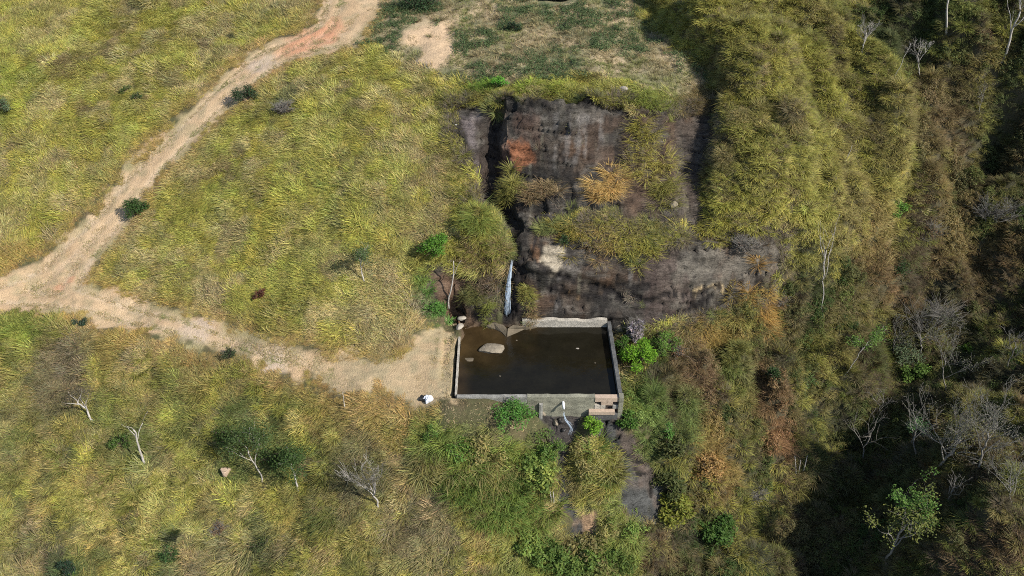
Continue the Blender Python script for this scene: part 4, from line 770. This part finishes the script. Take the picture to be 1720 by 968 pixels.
# tussocks on and round the cliff
GOLD, OLIV, YEL, ORG, BRN, LIL = (.66, .46, .18), (.32, .30, .09), (.44, .40, .10), (.48, .30, .10), (.32, .235, .13), (.30, .26, .25)
tussock('large golden dry tussock alone in the middle of the dark rock face', (1020, 316), 1.35, 1.7, GOLD, 1300, 1)
for i, (b, r, L, c, l) in enumerate([((858,305),1.1,1.4,OLIV,'yellow-green tussock below the orange rock stain'),((905,322),1.2,1.3,BRN,'brownish tussock between the golden one and the orange stain'),
    ((1092,285),1.7,1.9,(.48,.42,.12),'broad yellow-green tussock right of the golden one'),((1115,325),1.4,1.6,OLIV,'olive tussock at the right edge of the rock face above the grey stone'),((1082,238),1.2,1.6,YEL,'narrow green tussock high on the right edge of the rock face'),
    ((800,372),1.1,2.0,(.26,.31,.08),'fountain of long green blades above the waterfall notch'),((790,422),1.2,1.3,BRN,'brown hanging tussock left of the waterfall'),((828,425),1.0,1.2,BRN,'rounded olive tussock overhanging the waterfall'),((818,470),.8,1.0,(.22,.17,.12),'dead straw tussock hanging beside the waterfall'),
    ((968,400),1.4,1.2,(.36,.30,.08),'left end tussock on the middle ledge with orange tips'),((1005,398),1.4,1.3,(.50,.38,.14),'straw-yellow tussock second along the middle ledge'),((1045,402),1.4,1.3,(.44,.40,.11),'yellow-olive tussock third along the middle ledge'),((1085,404),1.4,1.4,YEL,'yellow-green tussock fourth along the middle ledge'),((1060,428),.6,.8,(.20,.22,.08),'dark green tuft drooping from the middle ledge'),((1000,424),.7,.8,BRN,'brown rooty tuft drooping from the middle ledge'),
    ((1190,398),1.3,1.4,YEL,'yellow tussock at the right end of the ledge below the spur'),((1020,172),.0,0,YEL,''),((880,150),.8,1.2,(.30,.36,.06),'bright tussock on the cliff top above the dark cleft'),((935,152),.8,1.2,(.29,.33,.06),'second bright tussock along the cliff top'),((1010,168),.8,1.1,OLIV,'olive tussock on the cliff top at the middle'),((1075,172),1.0,1.2,(.22,.27,.06),'green mounded tussock at the top right corner of the rock face'),((820,148),.9,1.3,(.2,.3,.05),'green tussock at the head of the left cleft'),
    ((1275,512),1.4,1.6,ORG,'orange dry tussock at the right end of the lower rock'),((1195,550),1.3,1.7,(.42,.30,.10),'big straw-coloured tussock right of the lilac bush'),((1150,565),1.2,1.5,BRN,'brown drooping tussock next to the lilac bush'),((1235,548),1.4,1.5,(.38,.30,.09),'straw tussock between the big one and the orange one'),((885,500),.45,.8,OLIV,'small tuft growing on the ledge right of the waterfall'),((893,525),.35,.8,BRN,'thin brown tuft beside the back wall of the tank'),((800,500),.8,1.0,(.18,.18,.07),'dull green tuft under the overhang left of the waterfall'),((822,520),.6,.8,(.26,.28,.08),'small yellow tuft at the foot of the waterfall'),
    ((1185,770),1.2,1.3,(.40,.26,.09),'rusty orange clump in front of the dark leafy shrub')]):
    if l: tussock(l, b, r, L, c, 520, 10 + i)
# shrubs
SG = 'shrubs dotted over the slopes'
for i, a in enumerate([
    ('green_shrub','bright green leafy bush beside the dead trunk left of the waterfall','shrub',(733,432),1.15,2.0,(.11,.23,.035),2600,.16),
    ('dark_shrub','round dark green bush on the inner edge of the track','shrub',(228,360),1.05,1.3,(.055,.10,.03),2200,.15),
    ('dark_shrub','dark bush at the upper track casting its shadow on the earth','shrub',(415,172),1.15,1.5,(.045,.075,.035),1800,.15),
    ('dark_shrub','small dark shrub on the lower verge of the track near its middle','shrub',(388,602),.55,.9,(.06,.08,.04),600,.13),
    ('dark_shrub','tiny dark shrub on the verge under the track fork','shrub',(137,545),.5,.6,(.045,.08,.05),450,.12),
    ('pale_shrub','pale bluish-green shrub at the far left edge of the upper slope','shrub',(12,190),.9,1.3,(.12,.17,.09),900,.14),
    ('dark_shrub','left one of two little dark shrubs alone on the upper left slope','shrub',(212,155),.6,.6,(.10,.14,.04),420,.12),
    ('dark_shrub','right one of two little dark shrubs alone on the upper left slope','shrub',(232,168),.5,.6,(.07,.11,.04),350,.12),
    ('red_shrub','small dark red shrub low on the slope between the tracks','shrub',(437,500),.55,.6,(.13,.05,.035),420,.13),
    ('dark_shrub','dark shrub standing in the straw of the marsh','shrub',(864,52),.6,1.0,(.035,.06,.03),700,.14),
    ('dark_shrub','big dark thicket at the top edge of the marsh','shrub',(700,12),2.2,1.5,(.045,.08,.035),2600,.18),
    ('bright_shrub','bright lime-green shrub at the back right corner outside the tank','shrub',(1075,612),1.35,1.8,(.16,.31,.03),3000,.17),
    ('green_shrub','dark green shrub squeezed against the right wall of the tank','shrub',(1050,590),.8,1.1,(.08,.16,.03),1100,.14),
    ('green_shrub','green shrub right behind the lime-green one','shrub',(1118,590),1.1,1.5,(.13,.22,.045),1500,.14),
    ('green_shrub','small bright shrub on top of the islet below the tank','shrub',(990,722),.8,1.1,(.19,.34,.04),1300,.15),
    ('green_shrub','dark leaved shrub at the lower right corner of the tank','shrub',(1052,715),.75,1.0,(.09,.17,.035),1000,.2),
    ('broadleaf_shrub','dark broadleaf shrub on the right bank of the slab stream','shrub',(1125,765),1.3,2.0,(.09,.10,.035),1900,.26),
    ('broadleaf_shrub','dark olive broadleaf shrub overhanging the right edge of the slab stream','shrub',(1120,825),1.2,1.9,(.09,.105,.035),1900,.24),
    ('broadleaf_shrub','dark bronze broadleaf shrub between the dark olive and orange-brown ones','shrub',(1160,850),1.2,1.8,(.13,.11,.04),1700,.24),
    ('broadleaf_shrub','yellow and green broadleaf shrub below the slab stream','shrub',(1128,870),1.3,2.0,(.20,.21,.04),1700,.26),
    ('broadleaf_shrub','orange-brown broadleaf shrub between the slab stream and the gully','shrub',(1185,800),1.5,2.0,(.33,.21,.08),2000,.24),
    ('broadleaf_shrub','glossy dark green broadleaf shrub at the edge of the gully shade','shrub',(1205,900),1.4,1.8,(.07,.13,.03),2100,.24),
    ('green_shrub','vivid green little shrub in the dark broadleaf thicket','shrub',(1118,745),.5,1.9,(.11,.22,.05),500,.18),
    ('green_shrub','green scrub beside the front wall left of the outlet','shrub',(860,705),1.5,1.2,(.10,.23,.045),1900,.16),
    ('green_shrub','bushy green scrub down slope of the discarded sacks','shrub',(775,765),1.3,1.3,(.12,.22,.045),1500,.16),
    ('green_shrub','low vine covered shrub under the left wall of the cliff','shrub',(728,520),.9,.8,(.11,.24,.05),1100,.14),
    ('bright_shrub','fresh green sapling on the top right slope under the dark gully','shrub',(1505,362),1.1,1.3,(.14,.27,.05),1000,.18),
    ('green_shrub','small round green shrub alone deep in the right gully','shrub',(1622,600),.8,1.2,(.15,.25,.035),1100,.16),
    ('pale_shrub','pale grey-green shrub in the middle of the gully','shrub',(1520,610),1.4,2.0,(.13,.17,.09),1600,.16),
    ('green_shrub','green shrub attached below the pale one in the gully','shrub',(1532,640),1.2,1.8,(.13,.21,.045),1700,.2),
    ('green_shrub','dark leafy shrub among lit scrub left of the gully','shrub',(1350,650),1.0,1.2,(.09,.14,.045),900,.17),
    ('olive_shrub','olive shrub in the gully under the tall grey trees','shrub',(1610,745),1.6,2.2,(.15,.15,.05),1700,.16),
    ('green_shrub','cool green shrub at the foot of the tall grey trees','shrub',(1545,735),1.1,1.9,(.10,.18,.07),1400,.17),
    ('dark_shrub','dark green growth left of the leafy pair of trees','shrub',(385,738),1.1,.9,(.07,.11,.03),1300,.14),
    ('dark_shrub','dark green growth between the leafy pair of trees','shrub',(460,775),1.1,.9,(.07,.11,.03),1300,.14),
    ('dark_shrub','dull green growth round the feathery grey tree','shrub',(590,790),1.2,.7,(.12,.12,.05),1100,.13),
    ('dark_shrub','green creeper clump at the top of the dead white snag','shrub',(205,750),.9,.7,(.09,.14,.035),900,.14),
    ('dark_shrub','low dark shrub at the bottom edge below the feathery tree','shrub',(440,915),.8,.7,(.08,.10,.04),700,.13),
    ('dark_shrub','dark shrub poking in at the bottom left edge','shrub',(115,965),.7,1.1,(.035,.06,.035),800,.15),
    ('dark_shrub','dark green shrub low on the bottom left slope','shrub',(282,935),.8,.8,(.06,.11,.035),700,.14),
    ('bright_shrub','small bright shrub on the cliff top over the dark cleft','shrub',(838,150),.7,1.1,(.12,.30,.04),800,.15),
    ('dark_shrub','dark tufted shrub on the rock beside the cream stain','shrub',(948,408),.6,.8,(.05,.085,.035),600,.12)]):
    shrub(*a[:4], a[4], a[5], a[6], a[7], a[8], seed=100 + i, group=SG, clumps=max(8, int(a[4] * 11)))
for i, (l, b, r, h, c, n) in enumerate([('dead lilac-grey bush of fine stems behind the tank corner',(1066,575),.85,2.0,(.30,.26,.27),1100),
    ('grey leafless shrub near the right edge above the gully',(1662,378),1.6,2.4,(.15,.16,.13),300),('dry brown twiggy shrub on the flank of the upper track bank',(478,190),.8,.8,(.17,.13,.10),500),
    ('wide grey leafless thicket in the upper middle of the gully',(1555,560),2.2,2.6,(.14,.15,.10),900),('small leafless shrub right of the orange broadleaf one',(1260,845),.9,1.4,(.2,.2,.12),60),('faded bush at the top of the lower face under the spur',(1250,420),1.2,1.0,(.24,.19,.15),500)]):
    shrub('dead_shrub', l, 'shrub', b, r, h, c, n, .11 if i else .2, seed=200 + i, dead=True, group='leafless shrubs', clumps=16)
# trees
TG = 'thin trees standing in the grass'
def T(label, base, top, **k):
    k.setdefault('group', TG); T.n += 1
    if base[0] > 1430 and top[1] > 100: k.setdefault('bark_m', M_bg); k['r0'] = k.get('r0', .07) * .8
    return tree(k.pop('name', 'bare_tree'), label, 'tree', base, top, seed=300 + T.n, **k)
T.n = 0
T('white dead tree fanning its branches left, lower left slope', (156,707), (105,650), r0=.10, limbs=5, levels=1, spread=.25, spreadL=.5, fork=.28, kids=(1,2), leaves=1800, leafc=(.12,.10,.07), lsize=.08, cr=.65)  # brown leaf bits added for twig haze and a fuller cast shadow
T('short dead white snag with a single bent stem and side arms', (243,778), (222,705), r0=.11, limbs=3, levels=1, spread=.5, fork=.55, kids=(1,2))
T('slim tree with dark sparse crown, left one of the leafy pair', (440,812), (408,735), name='slender_tree', r0=.07, limbs=4, levels=2, leaves=2600, leafc=(.07,.105,.035), lsize=.14, cr=.75, spreadL=.8)
T('slim tree with pale trunk and dark crown, right one of the leafy pair', (502,826), (478,765), name='slender_tree', r0=.09, limbs=4, levels=2, leaves=2200, leafc=(.06,.10,.03), lsize=.14, cr=.7, spreadL=.8)
T('grey leafless tree with a feathery fan of twigs, lower middle slope', (636,852), (615,765), r0=.08, limbs=7, levels=3, spread=.34, fork=.22, kids=(3,4), spreadL=.4, leaves=1500, leafc=(.12,.11,.07), lsize=.07, cr=.5)  # small brown leaves added to thicken the twigs and their shadow
T('short white stake-like stump where the track verge turns tan', (579,690), (575,660), r0=.05, limbs=0)
T('small tree with forked white trunk and grey-green crown between the tracks', (612,473), (600,415), name='slender_tree', r0=.07, limbs=4, levels=2, leaves=1400, leafc=(.09,.13,.055), lsize=.12, cr=.42, spreadL=.7)
T('bleached dead trunk leaning on the brown rock left of the waterfall', (754,521), (762,425), r0=.085, limbs=1, levels=0, fork=.6)
T('leafless tree with a rounded fan of grey twigs, top right', (1447,92), (1458,28), r0=.09, limbs=7, levels=3, spread=.32, fork=.3, kids=(3,4), spreadL=.4)
T('straight tall grey trunk running out of the top edge', (1589,58), (1608,-60), r0=.12, limbs=3, levels=2, fork=.75)
T('tall pale trunk curving out of the top right corner', (1682,106), (1730,-20), r0=.13, limbs=4, levels=2, fork=.45, spread=.4)
T('very thin whip-like sapling bent over the shaded hollow, top right', (1495,143), (1530,70), r0=.035, limbs=1, levels=1, fork=.7)
T('tall thin white tree rising through the lit scrub right of the cliff', (1382,531), (1420,350), r0=.065, limbs=4, levels=1, fork=.35, spreadL=.22, spread=.3, kids=(1,2))
T('short bare stick in the grass of the spur', (1419,273), (1432,245), r0=.04, limbs=0)
T('thin leaning tree with a leafy green top, centre of the gully', (1416,633), (1465,565), name='slender_tree', r0=.05, limbs=3, levels=2, leaves=1000, leafc=(.12,.20,.045), lsize=.16, cr=.45, fork=.6)
T('grey twisted tree above the pale shrub in the gully', (1543,600), (1552,520), r0=.10, limbs=7, levels=3, spread=.45, fork=.25, kids=(2,4), spreadL=.8)
T('bare silvery tree with antler branches in front of the black shade', (1449,781), (1480,688), r0=.10, limbs=5, levels=2, spread=.4, fork=.35, kids=(2,4), spreadL=.6)
T('bare silvery tree second in the gully row, behind the antler one', (1540,770), (1555,670), r0=.10, limbs=6, levels=2, spread=.45, fork=.3, kids=(2,4), spreadL=.7)
T('slight grey leafless tree on the far side of the gully', (1690,620), (1712,540), r0=.07, limbs=5, levels=3, spread=.4, fork=.3, kids=(3,3), spreadL=.6)
T('tall grey leafless tree just right of the pale gully shrub', (1590,660), (1600,560), r0=.08, limbs=5, levels=3, spread=.4, fork=.3, kids=(3,3), spreadL=.6, leaves=500, leafc=(.13,.14,.08), lsize=.1, cr=.5)
T('grey leafless tree half hidden in scrub under the thin leaning one', (1470,700), (1485,640), r0=.07, limbs=5, levels=2, spread=.5, fork=.3, kids=(3,4), spreadL=.7)
T('feathery grey tree in the dark hollow of the upper right', (1545,130), (1550,60), r0=.06, limbs=6, levels=3, spread=.4, fork=.3, kids=(3,3), spreadL=.6)
T('thin grey tree beside the upper right edge', (1640,200), (1660,130), r0=.05, limbs=4, levels=2, spread=.5, fork=.3, kids=(3,4), spreadL=.6)
T('leafless tree standing in brown scrub above the sapling hollow', (1560,430), (1570,370), r0=.06, limbs=5, levels=3, spread=.45, fork=.3, kids=(3,3), spreadL=.7)
T('largest grey twiggy tree with a wide hazy crown in the gully', (1568,800), (1635,670), r0=.16, limbs=8, levels=3, spread=.42, fork=.25, kids=(3,4), spreadL=.8, leaves=1500, leafc=(.17,.165,.11), lsize=.1, cr=.5)
T('grey twiggy tree with spreading crown close to the right edge', (1640,790), (1680,680), r0=.13, limbs=7, levels=3, spread=.42, fork=.3, kids=(3,4), spreadL=.8, leaves=700, leafc=(.16,.155,.11), lsize=.1, cr=.5)
T('white-trunked tree with yellow-green leaf patches, bottom right', (1488,950), (1540,820), name='leafy_tree', r0=.14, limbs=6, levels=2, spread=.5, fork=.3, kids=(2,4), spreadL=.9, leaves=1500, leafc=(.16,.18,.05), lsize=.18, cr=.42)
T('smaller tree tangled into the bottom right one, bright green on its left', (1536,910), (1500,820), name='leafy_tree', r0=.08, limbs=4, levels=2, spread=.5, fork=.3, kids=(2,3), spreadL=.9, leaves=1100, leafc=(.10,.18,.04), lsize=.2, cr=.36)
T('low spreading bare tree right of the yellow-green leafy one', (1590,850), (1630,790), r0=.09, limbs=6, levels=2, spread=.5, fork=.2, kids=(2,4), spreadL=1.1)
T('thin bare stem on the left margin of the gully', (1350,667), (1358,635), r0=.04, limbs=1, levels=1)
for i, (a, b, c, d, l) in enumerate([(1338,802,1335,766,'left and tallest bleached pole in the black gully'),(1340,800,1345,773,'middle bleached pole of three in the black gully'),(1348,796,1356,766,'right bleached pole of three in the black gully'),(926,846,924,826,'left white stake in grass beside the lower stream'),(930,846,929,826,'right white stake in grass beside the lower stream')]):
    x, y = G(a, b); z = HZ(x, y) - .3; t_ = at_y(c, d, y); V, F = [], []; tube(V, F, [(x, y, z), tuple((np.array([x, y, z]) + t_) / 2 + .03), tuple(t_)], [.045, .04, .02], 6)
    o = mesh_from('bleached_pole' if i < 3 else 'white_stake', V, F, M_bw); tag(o, l, 'pole' if i < 3 else 'stake')
# scrub bushes nobody could tell apart, massed down the gully
def dup(root, loc, rz, sc, label=None):
    r = root.copy(); COL.objects.link(r); r.location = loc; r.rotation_euler = (0, 0, rz); r.scale = (sc,) * 3
    if label: r['label'] = label
    for ch in list(root.children):
        c = ch.copy(); COL.objects.link(c); c.parent = r
    return r
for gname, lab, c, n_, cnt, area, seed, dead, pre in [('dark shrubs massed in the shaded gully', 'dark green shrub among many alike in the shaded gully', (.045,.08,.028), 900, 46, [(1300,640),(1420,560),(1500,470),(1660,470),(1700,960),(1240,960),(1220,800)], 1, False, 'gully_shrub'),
      ('brown dry shrubs between tank and gully', 'brown dry shrub among many alike between the tank and the gully', (.20,.13,.07), 700, 34, [(1130,600),(1300,520),(1560,400),(1620,450),(1420,600),(1320,740),(1200,740)], 2, True, 'dry_shrub'),
      ('olive shrubs of the upper right slope', 'olive shrub among many alike on the upper right slope', (.10,.12,.04), 800, 40, [(1440,30),(1700,10),(1715,400),(1560,380),(1540,200)], 3, False, 'slope_shrub'),
      ('leafy shrubs below the tank', 'mid green shrub among many alike on the slope right below the tank', (.12,.20,.045), 700, 16, [(720,740),(880,705),(925,760),(930,860),(800,860)], 4, False, 'leafy_shrub')]:
    P_ = poly(area); rn = random.Random(seed * 71); protos = [shrub(pre, lab, 'shrub', area[k], .75 + .2 * k, 1.2 + .3 * k, c, n_, .14, seed=600 + seed * 10 + k, dead=dead, group=gname, clumps=9) for k in range(3)]; placed = 0
    while placed < cnt:
        x = rn.uniform(P_[:, 0].min(), P_[:, 0].max()); y = rn.uniform(P_[:, 1].min(), P_[:, 1].max())
        if sdist(P_, [x], [y])[0] < 0: continue
        dup(protos[placed % 3], (x, y, HZ(x, y) - .08), rn.uniform(0, 6.28), rn.uniform(.6, 1.35)); placed += 1
protos = [T('grey leafless tree among many alike massed in the gully', a, b, r0=.08, limbs=6, levels=3, spread=.42, fork=.3, kids=(3,3), spreadL=.75, leaves=400, leafc=(.14,.145,.09), lsize=.1, cr=.5, group='grey leafless trees massed in the gully') for a, b in [((1660,740),(1665,650)), ((1500,600),(1510,530)), ((1700,860),(1705,770))]]
P_ = poly([(1450,540),(1560,440),(1710,430),(1715,930),(1560,930),(1500,800),(1560,700),(1470,640)]); rn = random.Random(5); placed = 0
while placed < 15:
    x = rn.uniform(P_[:, 0].min(), P_[:, 0].max()); y = rn.uniform(P_[:, 1].min(), P_[:, 1].max())
    if sdist(P_, [x], [y])[0] < 0: continue
    dup(protos[placed % 3], (x, y, HZ(x, y) - .1), rn.uniform(0, 6.28), rn.uniform(.55, 1.05)); placed += 1
# discarded sacks on the track end, burrow mound, scattered litter
x, y = G(718, 674); z = HZ(x, y); dr = tag(empty('discarded_sack', (x, y, z)), 'crumpled white sack on a dark sheet at the end of the track', 'sack')
def crumple(name, cx, cy, cz, sx, sy, sz, rot, mat, seed):
    g = np.linspace(-1, 1, 9); U, W = np.meshgrid(g, g); hgt = sz * (1 - .7 * np.maximum(np.abs(U), np.abs(W)) ** 3) + .05 * fbm(U * 2.2, W * 2.2, seed, 2); r_ = math.radians(rot); ux = U * sx + .04 * fbm(W * 2, U, seed + 1, 2); uy = W * sy + .04 * fbm(U * 2, W, seed + 2, 2)
    V = np.stack([cx + ux * math.cos(r_) - uy * math.sin(r_), cy + ux * math.sin(r_) + uy * math.cos(r_), cz + hgt], -1).reshape(-1, 3); Vb = V.copy(); Vb[:, 2] = cz - .1; i_ = np.arange(81).reshape(9, 9)
    q = np.stack([i_[:-1, :-1], i_[:-1, 1:], i_[1:, 1:], i_[1:, :-1]], -1).reshape(-1, 4); ring = [*i_[0], *i_[1:, -1], *i_[-1, -2::-1], *i_[-2:0:-1, 0]]
    F = [tuple(f) for f in q] + [(ring[k], ring[k] + 81, ring[(k + 1) % len(ring)] + 81, ring[(k + 1) % len(ring)]) for k in range(len(ring))]
    return rel(mesh_from(name, np.concatenate([V, Vb]), F, mat, smooth=False), dr)
M_sack = solid_mat('white_woven_plastic', (.66, .68, .72), ((3, .85, 1.08, None),), .2, 20, .6); M_blk = solid_mat('black_plastic_and_hole_shade', (.03, .03, .03), ((3, .7, 1.3, None),), .2, 10, .5)
crumple('dark_sheet', x - .12, y + .12, z + .03, .42, .22, .12, -20, M_blk, 1); crumple('sack_half', x + .05, y + .1, z + .06, .26, .2, .26, -25, M_sack, 2); crumple('sack_half', x + .16, y - .10, z + .06, .26, .13, .30, 14, M_sack, 3)
x, y = G(380, 795); z = HZ(x, y); mo = stone('earth_mound', (x, y, z + .12), (.42, .38, .4), solid_mat('pale_burrow_earth', (.42, .31, .22), ((4, .8, 1.2, None),), .6, 9), seed=77); tag(mo, 'little pale earth mound with a burrow hole on the lower left slope', 'mound')
V = [(x + .02 + .13 * math.cos(t), y - .30 + .06 * math.sin(t), z + .30 + .14 * math.sin(t)) for t in np.linspace(0, 6.28, 10, endpoint=False)] + [(x + .02, y - .1, z + .2)]
o = mesh_from('burrow_hole', V, [(i, (i + 1) % 10, 10) for i in range(10)], M_blk); o.parent = mo; o.matrix_parent_inverse = Matrix.Translation(-mo.location)  # black cone paints the shade inside the burrow
for (a, b, l) in [(868,572,'small pale leaf floating near the concrete slabs'),(1000,610,'small pale leaf floating alone in the middle right of the tank'),(840,632,'small pale leaf floating toward the front left of the tank')]:
    x, y = at_z(a, b, 0); tag(stone('floating_leaf', (x, y, .012), (.07, .045, .012), M_stone, seed=a, sub=2), l, 'leaf', 'leaves floating on the tank')
for i, (a, b, l) in enumerate([(766,213,'tiny white scrap on the grey rock left of the cleft'),(970,586,'small pale leaf floating on the dark tank water')]):
    x, y = (G(a, b) if i == 0 else at_z(a, b, 0)); o = stone('scrap', (x, y, (HZ(x, y) if i == 0 else 0) + .08 * (1 - i) + .02), (.12, .08, .03), M_stone_pale if i else M_white, seed=80 + i, sub=2); tag(o, l, 'scrap')
